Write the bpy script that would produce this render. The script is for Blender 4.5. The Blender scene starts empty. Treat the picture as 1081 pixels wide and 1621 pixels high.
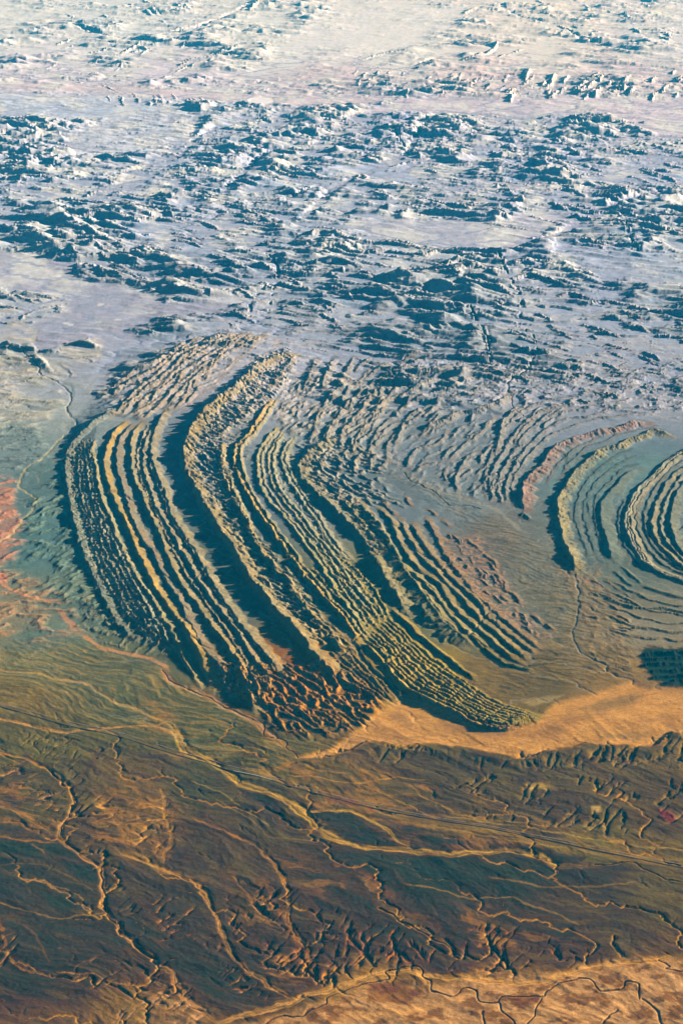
import bpy, math, time
import numpy as np
T0 = time.time()
R = math.radians
S = bpy.context.scene
C = S.collection

# ------------------------------------------------------------------ camera, sky, sun, exposure
W, H = 1081.0, 1621.0                    # the photograph's frame
FOC = 2736.0                             # focal length in its pixels
DEP = R(22.5)                            # how far the view looks down
ALT = 8000.0                             # metres above the plain
QUICK = False
SUN_EL, SUN_AZ = R(16.5), R(17.0)        # azimuth counted from +X (right) towards +Y (away)
EXPO = 1.3

cam_d = bpy.data.cameras.new("camera")
cam = bpy.data.objects.new("camera", cam_d)
C.objects.link(cam)
cam.location = (0, 0, ALT)
cam.rotation_euler = (math.pi / 2 - DEP, 0, 0)
cam_d.sensor_fit = 'VERTICAL'
cam_d.sensor_height = 24.0
cam_d.lens = 24.0 * FOC / H
cam_d.clip_start = 10.0
cam_d.clip_end = 2000000.0
S.camera = cam

world = bpy.data.worlds.new("World")
S.world = world
world.use_nodes = True
wn = world.node_tree
sky = wn.nodes.new("ShaderNodeTexSky")
sky.sky_type = 'NISHITA'
sky.sun_disc = False
sky.sun_elevation = SUN_EL
sky.sun_rotation = math.pi / 2 - SUN_AZ
sky.altitude = 6000
sky.air_density = 0.6
sky.dust_density = 0.0
sky.ozone_density = 5.0
wn.links.new(sky.outputs[0], wn.nodes["Background"].inputs[0])
wn.nodes["Background"].inputs[1].default_value = 0.05

sun_d = bpy.data.lights.new("sun", 'SUN')
sun_d.energy = 5.0
sun_d.angle = R(0.5)
sun_d.color = (1.0, 0.93, 0.82)
sun = bpy.data.objects.new("sun", sun_d)
C.objects.link(sun)
SD = np.array([math.cos(SUN_EL) * math.cos(SUN_AZ), math.cos(SUN_EL) * math.sin(SUN_AZ), math.sin(SUN_EL)])
from mathutils import Vector
sun.rotation_euler = Vector(SD).to_track_quat('Z', 'Y').to_euler()

S.view_settings.view_transform = 'Standard'
S.view_settings.look = 'None'
S.view_settings.exposure = EXPO
S.view_settings.gamma = 1.0
S.render.engine = 'CYCLES'
S.cycles.max_bounces = 4
S.cycles.diffuse_bounces = 0
S.cycles.volume_bounces = 0
S.cycles.use_denoising = True

# ------------------------------------------------------------------ sight lines <-> ground
def mpp(py):
    """metres per pixel across, and metres of plain per pixel in depth, at picture row py"""
    dep = DEP + np.arctan((np.asarray(py, float) - H / 2) / FOC)
    dep = np.maximum(dep, R(0.25))
    along = ALT / np.sin(dep) * np.cos(dep - DEP)
    return along / FOC, along / FOC / np.sin(dep) / np.cos(dep - DEP)

def ground(px, py, z=0.0):
    px = np.asarray(px, float); py = np.asarray(py, float)
    cx = (px - W / 2) / FOC; cy = (py - H / 2) / FOC
    dz = -np.sin(DEP) - cy * np.cos(DEP)
    dy = np.cos(DEP) - cy * np.sin(DEP)
    dz = np.minimum(dz, -0.004)
    k = (z - ALT) / dz
    return cx * k, dy * k

# ------------------------------------------------------------------ noise
def _hash(ix, iy, seed):
    h = (ix.astype(np.int64) * 374761393 + iy.astype(np.int64) * 668265263 + seed * 1442695041) & 0xffffffff
    h = ((h ^ (h >> 13)) * 1274126177) & 0xffffffff
    return (h ^ (h >> 16)) & 0xffff

_ANG = np.arange(256) * (2 * np.pi / 256)
_GX = np.cos(_ANG).astype(np.float32); _GY = np.sin(_ANG).astype(np.float32)

def noise(x, y, seed=0):
    ix = np.floor(x); iy = np.floor(y)
    fx = (x - ix).astype(np.float32); fy = (y - iy).astype(np.float32)
    ix = ix.astype(np.int64); iy = iy.astype(np.int64)
    u = fx * fx * fx * (fx * (fx * 6 - 15) + 10); v = fy * fy * fy * (fy * (fy * 6 - 15) + 10)
    def g(a, b):
        h = _hash(ix + a, iy + b, seed) & 255
        return _GX[h] * (fx - a) + _GY[h] * (fy - b)
    n0 = g(0, 0); n0 = n0 + u * (g(1, 0) - n0)
    n1 = g(0, 1); n1 = n1 + u * (g(1, 1) - n1)
    return (n0 + v * (n1 - n0)) * 1.5

def fbm(x, y, octs=4, seed=0, gain=0.5):
    a, f, t = 1.0, 1.0, 0.0
    out = 0
    for o in range(octs):
        out = out + a * noise(x * f + 17.3 * o, y * f - 9.1 * o, seed + o)
        t += a; a *= gain; f *= 2.03
    return out / t

def ridged(x, y, octs=4, seed=0, gain=0.5, sharp=1.0):
    a, f, t = 1.0, 1.0, 0.0
    out = 0; w = 1.0
    for o in range(octs):
        n = 1 - np.minimum(np.abs(noise(x * f + 31.7 * o, y * f + 5.3 * o, seed + o)) * 1.9, 1)
        n = n ** (1 + sharp)
        out = out + a * n * w
        w = np.clip(n * 1.6, 0.15, 1)
        t += a; a *= gain; f *= 2.07
    return out / t

def sstep(a, b, x):
    t = np.clip((x - a) / (b - a), 0, 1)
    return t * t * (3 - 2 * t)

def srgb(r, g, b):
    c = np.array([r, g, b], float) / 255
    return np.where(c <= 0.04045, c / 12.92, ((c + 0.055) / 1.055) ** 2.4)

# ------------------------------------------------------------------ the land as one sheet
st = 2.2 if QUICK else 1.0
cols = np.concatenate([-200 - 2600 * np.linspace(1, 0, 40, endpoint=False) ** 2.2 , np.arange(-200, -40, 3 * st),
                       np.arange(-40, 1121, st), np.arange(1121, 1340, 3 * st), 1340 + 2600 * np.linspace(0.02, 1, 40) ** 2.2])
HOR = H / 2 - FOC * math.tan(DEP)
rows = np.concatenate([np.linspace(1900, 1650, 60, endpoint=False), np.arange(1650, 420, -st), np.arange(420, -20, -st * 0.9),
                       np.arange(-20, -200, -3 * st), np.linspace(-200, HOR + 12, 90)])
PX, PY = np.meshgrid(cols, rows)
NR, NC = PX.shape
X, Y = ground(PX, PY)
MX, MY = mpp(PY)
print("grid", NR, NC, NR * NC)

# gentle wander so that nothing traced runs too clean (metres)
wx = 22 * noise(X / 160, Y / 160, 3) + 8 * noise(X / 55, Y / 55, 4)
wy = 22 * noise(X / 160, Y / 160, 5) + 8 * noise(X / 55, Y / 55, 6)
farw = 1 + 1.2 * sstep(700, 200, PY)
XW = X + wx * farw; YW = Y + wy * farw

def catmull(pts, step=3.0):
    p = np.array(pts, float)
    if len(p) == 2:
        n = max(2, int(np.hypot(*(p[1] - p[0])) / step)); t = np.linspace(0, 1, n)[:, None]
        return p[0] * (1 - t) + p[1] * t
    q = np.vstack([2 * p[0] - p[1], p, 2 * p[-1] - p[-2]])
    out = []
    for i in range(1, len(q) - 2):
        n = max(1, int(np.hypot(*(q[i + 1] - q[i])) / step))
        t = (np.arange(n) / n)[:, None]
        a, b, c, d = q[i - 1], q[i], q[i + 1], q[i + 2]
        out.append(0.5 * ((2 * b) + (c - a) * t + (2 * a - 5 * b + 4 * c - d) * t ** 2 + (3 * b - a - 3 * c + d) * t ** 3))
    out.append(p[-1:])
    return np.vstack(out)

def win(x0, x1, y0, y1):
    c0 = np.searchsorted(cols, x0); c1 = np.searchsorted(cols, x1)
    r0 = np.searchsorted(-rows, -y1); r1 = np.searchsorted(-rows, -y0)
    return r0, max(r1, r0), c0, max(c1, c0)

PLAT = None
def line_field(pts, radius, h=0.0, warp=True):
    """signed distance (m, + = right of travel), arc length, total length in the window around a traced line.
    h: height of what was traced, so that its foot stands where it really is"""
    p = catmull(pts)
    hh = h
    if h and PLAT is not None:
        for _ in range(3):                 # the traced crest stands on the upland
            fx, fy = ground(p[:, 0], p[:, 1], hh)
            dq = np.arctan2(ALT, fy); pyq = H / 2 + FOC * np.tan(dq - DEP)
            pxq = W / 2 + fx * FOC * (np.sin(DEP) + (pyq - H / 2) / FOC * np.cos(DEP)) / ALT
            ci = np.clip(np.searchsorted(cols, pxq), 0, NC - 1); ri = np.clip(np.searchsorted(-rows, -pyq), 0, NR - 1)
            hh = h + PLAT[ri, ci]
    gx, gy = ground(p[:, 0], p[:, 1], hh)
    m, md = mpp(p[:, 1])
    rx = radius / m + 6; ry = radius / md + 6 + (np.max(hh) + 5) / m
    r0, r1, c0, c1 = win((p[:, 0] - rx).min(), (p[:, 0] + rx).max(), (p[:, 1] - ry).min(), (p[:, 1] + ry).max())
    sl = (slice(r0, r1), slice(c0, c1))
    if r1 - r0 < 2 or c1 - c0 < 2:
        return None
    D = np.full((r1 - r0, c1 - c0), 1e9); SG = np.ones_like(D); AL = np.zeros_like(D)
    s = 0.0
    for i in range(len(p) - 1):
        ax, ay, bx, by = gx[i], gy[i], gx[i + 1], gy[i + 1]
        L = math.hypot(bx - ax, by - ay)
        if L < 1e-6: continue
        q0, q1, k0, k1 = win(min(p[i, 0], p[i + 1, 0]) - rx[i], max(p[i, 0], p[i + 1, 0]) + rx[i],
                             min(p[i, 1], p[i + 1, 1]) - ry[i], max(p[i, 1], p[i + 1, 1]) + ry[i])
        q0 = max(q0, r0); k0 = max(k0, c0); q1 = min(q1, r1); k1 = min(k1, c1)
        if q1 <= q0 or k1 <= k0:
            s += L; continue
        xx = (XW if warp else X)[q0:q1, k0:k1]; yy = (YW if warp else Y)[q0:q1, k0:k1]
        ux, uy = (bx - ax) / L, (by - ay) / L
        dx, dy = xx - ax, yy - ay
        t = np.clip(dx * ux + dy * uy, 0, L)
        cx, cy = dx - t * ux, dy - t * uy
        d = np.hypot(cx, cy)
        a = (slice(q0 - r0, q1 - r0), slice(k0 - c0, k1 - c0))
        near = d < D[a]
        D[a] = np.where(near, d, D[a])
        SG[a] = np.where(near, np.sign(dx * uy - dy * ux + 1e-9), SG[a])
        AL[a] = np.where(near, s + t, AL[a])
        s += L
    return sl, D * SG, AL, s

def area(poly, soft=8.0, wob=4.0, seed=50, expand=0.0):
    """soft mask of a traced outline (traced in the frame, laid on the plain)"""
    p = np.array(poly, float)
    pad = soft + wob + 2
    r0, r1, c0, c1 = win(p[:, 0].min() - pad, p[:, 0].max() + pad, p[:, 1].min() - pad, p[:, 1].max() + pad)
    sl = (slice(r0, r1), slice(c0, c1))
    x = PX[sl]; y = PY[sl]
    if wob:
        mm = MX[sl] * 14
        x = x + wob * fbm(X[sl] / mm.mean(), Y[sl] / mm.mean(), 3, seed); y = y + 0.6 * wob * fbm(X[sl] / mm.mean(), Y[sl] / mm.mean(), 3, seed + 9)
    inside = np.zeros(x.shape, bool); D = np.full(x.shape, 1e9)
    for i in range(len(p)):
        ax, ay = p[i]; bx, by = p[(i + 1) % len(p)]
        cond = ((ay > y) != (by > y))
        with np.errstate(divide='ignore', invalid='ignore'):
            xi = (bx - ax) * (y - ay) / (by - ay + 1e-12) + ax
        inside ^= cond & (x < xi)
        L2 = (bx - ax) ** 2 + (by - ay) ** 2
        t = np.clip(((x - ax) * (bx - ax) + (y - ay) * (by - ay)) / L2, 0, 1)
        D = np.minimum(D, np.hypot(x - ax - t * (bx - ax), y - ay - t * (by - ay)))
    sd = np.where(inside, D, -D) + expand
    return sl, sstep(-soft, soft, sd)

def grid_at(F, x, y):
    """value of a field of the land at a ground point"""
    dep = np.arctan2(ALT, y); py = H / 2 + FOC * np.tan(dep - DEP)
    dz = -np.sin(DEP) - (py - H / 2) / FOC * np.cos(DEP)
    px = x / (-ALT / dz) * FOC + W / 2
    ci = np.clip(np.interp(px, cols, np.arange(NC)), 0, NC - 1.001); ri = np.clip(np.interp(-py, -rows, np.arange(NR)), 0, NR - 1.001)
    c0 = ci.astype(int); r0 = ri.astype(int); a = ci - c0; b = ri - r0
    return (F[r0, c0] * (1 - a) * (1 - b) + F[r0, c0 + 1] * a * (1 - b) + F[r0 + 1, c0] * (1 - a) * b + F[r0 + 1, c0 + 1] * a * b)
def zat(x, y): return grid_at(Z, x, y)

import heapq
def flood(h, n, m):
    """order of the cells from the outlets up, and the cell each one drains to"""
    N_ = n * m
    hl = h.ravel().tolist(); done = bytearray(N_); rec = list(range(N_)); order = []
    q = []
    for i in range(m): q.append((hl[i], i)); q.append((hl[N_ - m + i], N_ - m + i)); done[i] = 1; done[N_ - m + i] = 1
    for r in range(1, n - 1):
        for i in (r * m, r * m + m - 1): q.append((hl[i], i)); done[i] = 1
    heapq.heapify(q); pop = heapq.heappop; push = heapq.heappush; app = order.append
    nb = (1, -1, m, -m, m + 1, m - 1, -m + 1, -m - 1)
    while q:
        z, i = pop(q); app(i)
        c = i % m
        if c == 0 or c == m - 1 or i < m or i >= N_ - m:
            cand = [i + (1 if c == 0 else -1 if c == m - 1 else 0) + (m if i < m else -m if i >= N_ - m else 0)]
        else:
            cand = [i + d for d in nb]
        for k in cand:
            if not done[k]:
                done[k] = 1; rec[k] = i
                zk = hl[k]
                push(q, (zk if zk > z else z + 1e-4, k))
    return order, rec

def erode(x0, x1, y0, y1, cell, iters, K, tilt=(0, 0), extra=None, maxcut=40.0, maxfill=0.0, fade=10, msk=None, expo=.5):
    m = int((x1 - x0) / cell); n = int((y1 - y0) / cell)
    gx = x0 + cell * np.arange(m); gy = y0 + cell * np.arange(n)
    GX, GY = np.meshgrid(gx, gy)
    z0 = zat(GX, GY); T_ = tilt[0] * GX + tilt[1] * GY
    h = z0 + T_ + (extra(GX, GY) if extra is not None else 0)
    hs_ = h.copy()
    for it in range(iters):
        order, rec = flood(h, n, m)
        A = [cell * cell] * (n * m)
        for i in reversed(order):
            r = rec[i]
            if r != i: A[r] += A[i]
        An = np.array(A); F = (K * An ** expo / cell).tolist(); hl = h.ravel().tolist()
        for i in order:
            r = rec[i]
            if r != i:
                f_ = F[i]; hr = hl[r]
                if hl[i] > hr: hl[i] = (hl[i] + f_ * hr) / (1 + f_)
        h = np.array(hl).reshape(n, m)
        h[1:-1, 1:-1] = .9 * h[1:-1, 1:-1] + .025 * (h[2:, 1:-1] + h[:-2, 1:-1] + h[1:-1, 2:] + h[1:-1, :-2])
    d = np.clip(h - hs_, -maxcut, maxfill if maxfill else 1e9)
    e = np.minimum(np.minimum(np.arange(m)[None] + 0 * GY, m - 1 - np.arange(m)[None] + 0 * GY), np.minimum(np.arange(n)[:, None] + 0 * GX, n - 1 - np.arange(n)[:, None] + 0 * GX))
    fd = np.clip(e / fade, 0, 1)
    d = d * fd; LA = np.log10(An.reshape(n, m)) * (fd > 0)
    # back onto the sheet
    ok = (X > x0) & (X < x1 - cell * 1.01) & (Y > y0) & (Y < y1 - cell * 1.01)
    fx = (X[ok] - x0) / cell; fy = (Y[ok] - y0) / cell
    c0 = np.clip(fx.astype(int), 0, m - 2); r0 = np.clip(fy.astype(int), 0, n - 2); a = fx - c0; b = fy - r0
    def bil(G): return G[r0, c0] * (1 - a) * (1 - b) + G[r0, c0 + 1] * a * (1 - b) + G[r0 + 1, c0] * (1 - a) * b + G[r0 + 1, c0 + 1] * a * b
    dd = bil(d)
    if msk is not None: dd = dd * msk[ok]
    Z[ok] += dd
    def dil(G):
        o = G.copy(); o[1:-1, 1:-1] = np.maximum.reduce([G[1:-1, 1:-1], G[2:, 1:-1] - .05, G[:-2, 1:-1] - .05, G[1:-1, 2:] - .05, G[1:-1, :-2] - .05]); return o
    LA = np.where(dil(LA) > 5.7, dil(LA), LA)
    out = np.zeros_like(Z); out[ok] = bil(LA)
    rel = np.zeros_like(Z); rel[ok] = dd
    return out, rel
Z = np.zeros_like(X)              # everything but the ridges
ZR = np.zeros_like(X)             # ridges
RID = np.full(X.shape, -1, np.int16)
ROUGH = np.ones_like(X)           # how much general roughness is left
RIDGE_NAMES = []

# apparent colour of flat sunlit land, turned into albedo further down
COL = np.zeros(X.shape + (3,), np.float32)

# ================================================================== broad colour of the land
CP = [  # x, y, colour of the open ground there
 (0,20,(226,226,220)),(200,40,(222,224,220)),(420,60,(230,228,220)),(640,60,(236,230,220)),(860,60,(236,226,214)),(1060,60,(228,224,220)),
 (60,140,(226,218,222)),(300,140,(224,214,218)),(520,150,(222,204,206)),(760,150,(226,206,204)),(1000,150,(224,206,206)),(1060,200,(214,202,208)),
 (40,230,(208,204,216)),(250,230,(210,206,218)),(420,230,(200,198,212)),(620,210,(196,192,210)),(820,240,(192,190,208)),(1040,250,(198,194,210)),
 (40,330,(200,198,208)),(250,330,(194,194,208)),(450,330,(196,196,206)),(650,360,(206,200,206)),(850,370,(192,188,204)),(1050,380,(206,202,208)),
 (40,430,(198,194,196)),(200,470,(170,170,182)),(330,470,(168,170,184)),(520,450,(178,182,190)),(740,470,(176,180,188)),(940,440,(188,184,196)),(1060,500,(176,180,188)),
 (30,560,(190,182,170)),(120,530,(166,168,176)),(260,560,(156,160,168)),(480,560,(162,162,168)),(700,570,(162,166,172)),(900,580,(158,164,172)),(1060,600,(154,162,170)),
 (30,620,(190,180,160)),(80,650,(166,166,156)),(360,610,(164,158,158)),(560,680,(140,148,150)),(700,700,(128,138,142)),(900,650,(152,154,160)),(1050,640,(150,152,158)),
 (30,700,(132,144,138)),(90,760,(104,128,124)),(60,850,(98,130,124)),(130,950,(112,126,112)),(30,980,(146,134,110)),(60,1010,(112,130,116)),
 (430,760,(122,132,134)),(340,680,(132,138,142)),(640,770,(120,130,132)),(720,790,(128,138,138)),(850,880,(126,126,116)),(860,960,(128,124,110)),(780,860,(126,120,112)),
 (950,760,(112,134,134)),(1030,740,(118,136,138)),(930,850,(112,126,120)),(980,900,(114,122,112)),(950,980,(142,126,104)),(1000,1000,(150,136,114)),(930,1040,(136,120,96)),
 (400,930,(110,116,108)),(320,900,(110,118,112)),(560,930,(120,118,96)),(660,1000,(112,112,90)),(760,1070,(124,108,80)),(850,1070,(112,102,80)),(700,1070,(150,128,78)),
 (960,1070,(150,122,88)),(640,1090,(168,134,84)),(460,1080,(150,104,66)),(560,1100,(150,112,76)),
 (60,1050,(128,128,96)),(150,1060,(104,112,92)),(200,1100,(98,108,88)),(40,1110,(120,108,78)),(330,1150,(96,104,84)),(430,1200,(100,98,74)),(560,1230,(116,98,66)),(700,1230,(96,88,62)),
 (850,1220,(98,90,64)),(1000,1200,(112,96,68)),(1050,1290,(104,88,62)),(880,1290,(92,82,58)),(740,1290,(108,92,64)),(930,1330,(124,108,74)),(1050,1350,(116,98,66)),
 (60,1170,(112,104,76)),(60,1250,(98,92,72)),(200,1240,(118,98,68)),(160,1330,(100,86,64)),(30,1380,(66,70,62)),(110,1400,(78,78,66)),(60,1480,(66,68,60)),(60,1560,(66,62,54)),
 (230,1280,(140,104,70)),(300,1250,(84,88,72)),(330,1320,(92,82,62)),(400,1290,(92,84,62)),(260,1440,(78,76,68)),(220,1480,(70,66,58)),(280,1520,(66,62,56)),(350,1560,(58,58,54)),
 (430,1420,(88,80,64)),(520,1420,(76,70,58)),(450,1520,(70,64,56)),(600,1400,(62,60,50)),(700,1380,(52,54,46)),(820,1390,(58,58,48)),(930,1410,(84,78,62)),(1040,1430,(112,96,72)),
 (640,1460,(70,64,54)),(760,1470,(78,68,58)),(880,1480,(74,68,58)),(980,1480,(88,78,64)),(1060,1500,(110,86,64)),(700,1500,(70,62,54)),(900,1510,(96,76,62)),
 (600,1580,(190,132,80)),(760,1590,(190,130,84)),(880,1590,(196,140,92)),(1000,1570,(190,136,92)),(1060,1560,(196,142,100)),(200,1600,(150,108,74)),(270,1600,(166,118,84)),(60,1610,(112,84,58)),(130,1540,(66,64,58)),
]
num = np.zeros_like(COL); den = np.zeros(X.shape, np.float32)
px_ = (PX + 10 * noise(X / (MX * 60), Y / (MX * 60), 21)).astype(np.float32)
py_ = (PY + 7 * noise(X / (MX * 60), Y / (MX * 60), 22)).astype(np.float32)
px_ = np.clip(px_, -30, 1110); py_ = np.clip(py_, -10, 1640)
for x, y, c in CP:
    wgt = 1.0 / (((px_ - x) ** 2 + (1.5 * (py_ - y)) ** 2 + 60.0) ** 1.9)
    num += wgt[..., None] * np.float32(srgb(*c)); den += wgt
COL[:] = num / den[..., None]
del num, den

kf = (sstep(120, 180, PY) * sstep(600, 540, PY))[..., None]; km = (sstep(560, 620, PY) * sstep(1080, 980, PY))[..., None]
COL *= (1 - kf * np.array([.20, .02, -.05]) - km * np.array([.12, .0, -.05])).astype(np.float32)
del kf, km
def tint(sl, m, c, lin=False):
    c = np.float32(c if lin else srgb(*c))
    m = np.float32(np.clip(m, 0, 1))[..., None]
    COL[sl] = COL[sl] * (1 - m) + c * m

# ================================================================== general relief
# amplitude of the dissected hill country, drawn from soft areas
FAR = np.clip(sstep(690, 600, PY), 0, 1)
AMP = FAR.copy()
AMP *= 0.55 + 0.45 * sstep(120, 200, PY)
pl = fbm(X / 4200, Y / 5200, 3, 71)
AMP *= sstep(-0.6, -0.15, pl + 0.25 * sstep(350, 500, PY) - 0.10 * sstep(150, 60, PY))

def flatten(poly, k=1.0, soft=8, wob=6, col=None, kc=0.8):
    sl, m = area(poly, soft, wob)
    AMP[sl] *= 1 - .85 * k * m
    if col is not None: tint(sl, kc * m, col)

def wash(pts, w, col=None, k=0.95, depth=0.0, kc=0.9, w1=None, edge=0.45, rag=0.35, h=0.0):
    """a dry wash w pixels wide (w1 at its end): levels the hills, colours and lowers the ground"""
    mm = float(mpp(np.mean([q[1] for q in pts]))[0])
    wm = max(w, w1 or 0) * mm * 1.3
    f = line_field(pts, wm * 1.6, h)
    if f is None: return
    sl, d, s, L = f
    ww = (w + ((w1 or w) - w) * s / L) * mm * 0.5
    ww = ww * (1 + rag * noise(s / (ww * 5 + 1), np.sign(d) * 3.3, 77) + rag * 0.6 * noise(X[sl] / (wm * .6), Y[sl] / (wm * .6), 78))
    m = sstep(ww * (1 + edge), ww * (1 - edge), np.abs(d))
    m = m * sstep(0, wm * 2.5, s + wm * .3) * sstep(0, wm * 4, L - s + wm * .3)
    AMP[sl] *= 1 - k * m
    ROUGH[sl] *= 1 - 0.8 * m
    if depth: Z[sl] -= depth * m
    if depth and w >= 4:
        st_ = noise(s / (wm * 3.2) + 3, d / (wm * .20) + 1.2 * noise(s / (wm * 2), d * 0 + 2, 79), 80)
        Z[sl] += .35 * depth * m * sstep(0, .4, st_)
        m = m * (.35 + .65 * sstep(.12, -.22, st_))
    if col is not None: tint(sl, kc * m, col)
    return sl, m

def grid_or(p):
    o = np.zeros_like(Z); o[p[0]] = p[1]; return o
# ---- far plains and washes
LAV = (170,178,192); PINK = (226,208,208); CREAM = (226,220,208)
flatten([(-60,128),(120,132),(240,138),(400,150),(560,150),(640,158),(560,168),(400,168),(200,150),(-60,142)], .9, 4, 3, PINK)
flatten([(640,155),(760,158),(900,152),(1330,158),(1330,222),(1040,216),(960,184),(820,186),(700,178),(560,182)], .95, 5, 3, (222,208,212))
flatten([(-60,-20),(240,-20),(140,40),(0,60)], .5, 10, 6)
flatten([(540,0),(760,10),(700,60),(600,90),(470,110),(420,90)], .75, 10, 8, (236,230,224), .6)
flatten([(-40,140),(160,150),(330,150),(260,175),(150,185),(-40,180)], .75, 6, 5)
flatten([(180,185),(290,165),(330,190),(300,225),(200,245),(120,250),(100,215)], .85, 6, 5, (222,218,216), .5)
flatten([(540,350),(640,345),(790,350),(860,330),(900,345),(820,395),(700,392),(600,380)], .95, 6, 5, (206,200,204), .7)
flatten([(880,385),(960,390),(1090,410),(1090,450),(960,440),(870,410)], .7, 6, 6)
BIGP = [(-40,395),(40,400),(118,415),(120,440),(175,450),(235,462),(262,478),(330,476),(420,470),(330,498),(250,505),(200,525),(250,545),(180,556),(140,540),(60,560),(40,528),(60,505),(110,490),(112,470),(60,462),(-40,450)]
flatten(BIGP, 1.0, 5, 4, (170,170,184), .85)
flatten([(-40,400),(60,405),(115,440),(100,468),(40,452),(-40,450)], 1.0, 7, 6, (196,194,198), .8)
flatten([(75,445),(100,428),(118,450),(100,470),(78,462)], 1.0, 4, 4, (206,202,192), .9)
flatten([(-40,515),(40,512),(62,520),(58,542),(20,545),(-40,548)], 1.0, 3, 2, (204,196,178), .95)
flatten([(-40,545),(40,560),(95,600),(110,640),(120,680),(40,740),(-40,740)], .8, 8, 5)
flatten([(60,560),(150,550),(250,530),(300,530),(200,570),(150,620),(160,660),(120,690),(100,640),(90,600)], 1.0, 6, 4)
flatten([(95,545),(165,535),(160,570),(130,575),(95,560)], .2, 4, 4, (212,200,178), .6)
wash([(-20,275),(60,283),(130,283),(200,272),(250,258),(285,248),(310,220),(345,205),(400,195)], 8, LAV, w1=7)
wash([(300,222),(380,212),(480,205),(560,202),(640,195),(700,182),(780,182),(860,195),(960,212)], 10, LAV)
wash([(352,300),(375,285),(395,262),(430,240),(480,232),(530,222)], 9, LAV)
wash([(480,345),(505,325),(530,298),(580,275),(620,260),(650,235),(665,205),(690,190)], 15, LAV, w1=9)
wash([(440,325),(480,305),(540,285)], 5, LAV)
wash([(620,205),(632,225),(645,236)], 4, LAV)
wash([(1100,298),(1040,305),(980,322),(930,342),(890,368),(820,385),(740,392)], 16, (184,180,198), w1=18)
wash([(985,340),(995,375),(1010,400)], 3, LAV)
wash([(150,232),(210,226),(280,232),(340,222)], 4, LAV); wash([(170,215),(240,210),(300,214),(360,222)], 3, LAV); wash([(160,192),(250,196),(320,190)], 4, LAV)
wash([(110,40),(200,62),(280,50),(330,38),(400,5)], 8, (222,214,216)); wash([(780,0),(820,25),(880,40),(930,65),(1010,85)], 8, (214,208,212))
wash([(400,135),(440,118),(520,95),(620,110),(700,90)], 5, (232,214,206))
wash([(395,505),(398,480),(420,455),(470,440),(520,425)], 4, (190,184,184)); wash([(420,545),(465,552),(520,558),(572,572),(606,585)], 10, (166,164,170), w1=6)
wash([(380,520),(420,500),(430,470),(440,430),(420,400),(400,395)], 4, (184,180,186))
wash([(808,640),(805,605),(830,590),(848,560),(845,535),(825,520)], 3, (170,164,168)); wash([(820,520),(824,470),(800,430),(788,400)], 4, (150,160,172))
wash([(690,480),(740,490),(770,540),(775,575)], 3, (180,174,176)); wash([(590,580),(640,600),(700,590),(780,595)], 3, (176,170,172))

# ---- hill country relief (metres)
ex, ey = X, Y
wxx = 260 * fbm(X / 1500, Y / 1500, 2, 31); wyy = 260 * fbm(X / 1500, Y / 1500, 2, 33)
a0 = R(-14)
ux = .62 * ((X + wxx) * math.cos(a0) + (Y + wyy) * math.sin(a0)); uy = (-(X + wxx) * math.sin(a0) + (Y + wyy) * math.cos(a0))
sc = 1.0
rA = ridged(ux / 1500, uy / 900, 3, 41, 0.5, 0.3)
rB = ridged(ux / 640, uy / 360, 3, 43, 0.5, 0.2)
bigm = sstep(-0.3, 0.5, fbm(X / 3000, Y / 3600, 3, 45))
rC = ridged(ux / 250 + rB, uy / 150, 2, 49, 0.5, 0.2)
topf = sstep(170, 90, PY)
hill = (95 * (1 + .7 * topf) * rA * (0.35 + 0.9 * bigm) + 105 * (1 - .5 * topf) * rB * (0.45 + 0.7 * bigm) + 22 * (1 - .6 * topf) * rC * (.35 + rB))
hill *= 0.55 + 0.45 * sstep(640, 380, PY) + 0.35 * sstep(260, 100, PY)
Z += 1.5 * np.maximum(hill - 34, 0) * AMP
low = sstep(62, 34, hill) * FAR
tint((slice(None), slice(None)), 0.55 * low * sstep(60, 200, PY) , (168,175,190))
tint((slice(None), slice(None)), 0.35 * AMP * sstep(0.15, 0.6, rB), (212,200,190))
pale = sstep(-0.05, 0.30, fbm(X / 900, Y / 1500, 5, 47)) * sstep(560, 420, PY)
tint((slice(None), slice(None)), 0.65 * pale, (230,226,214))
del rA, pale

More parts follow.
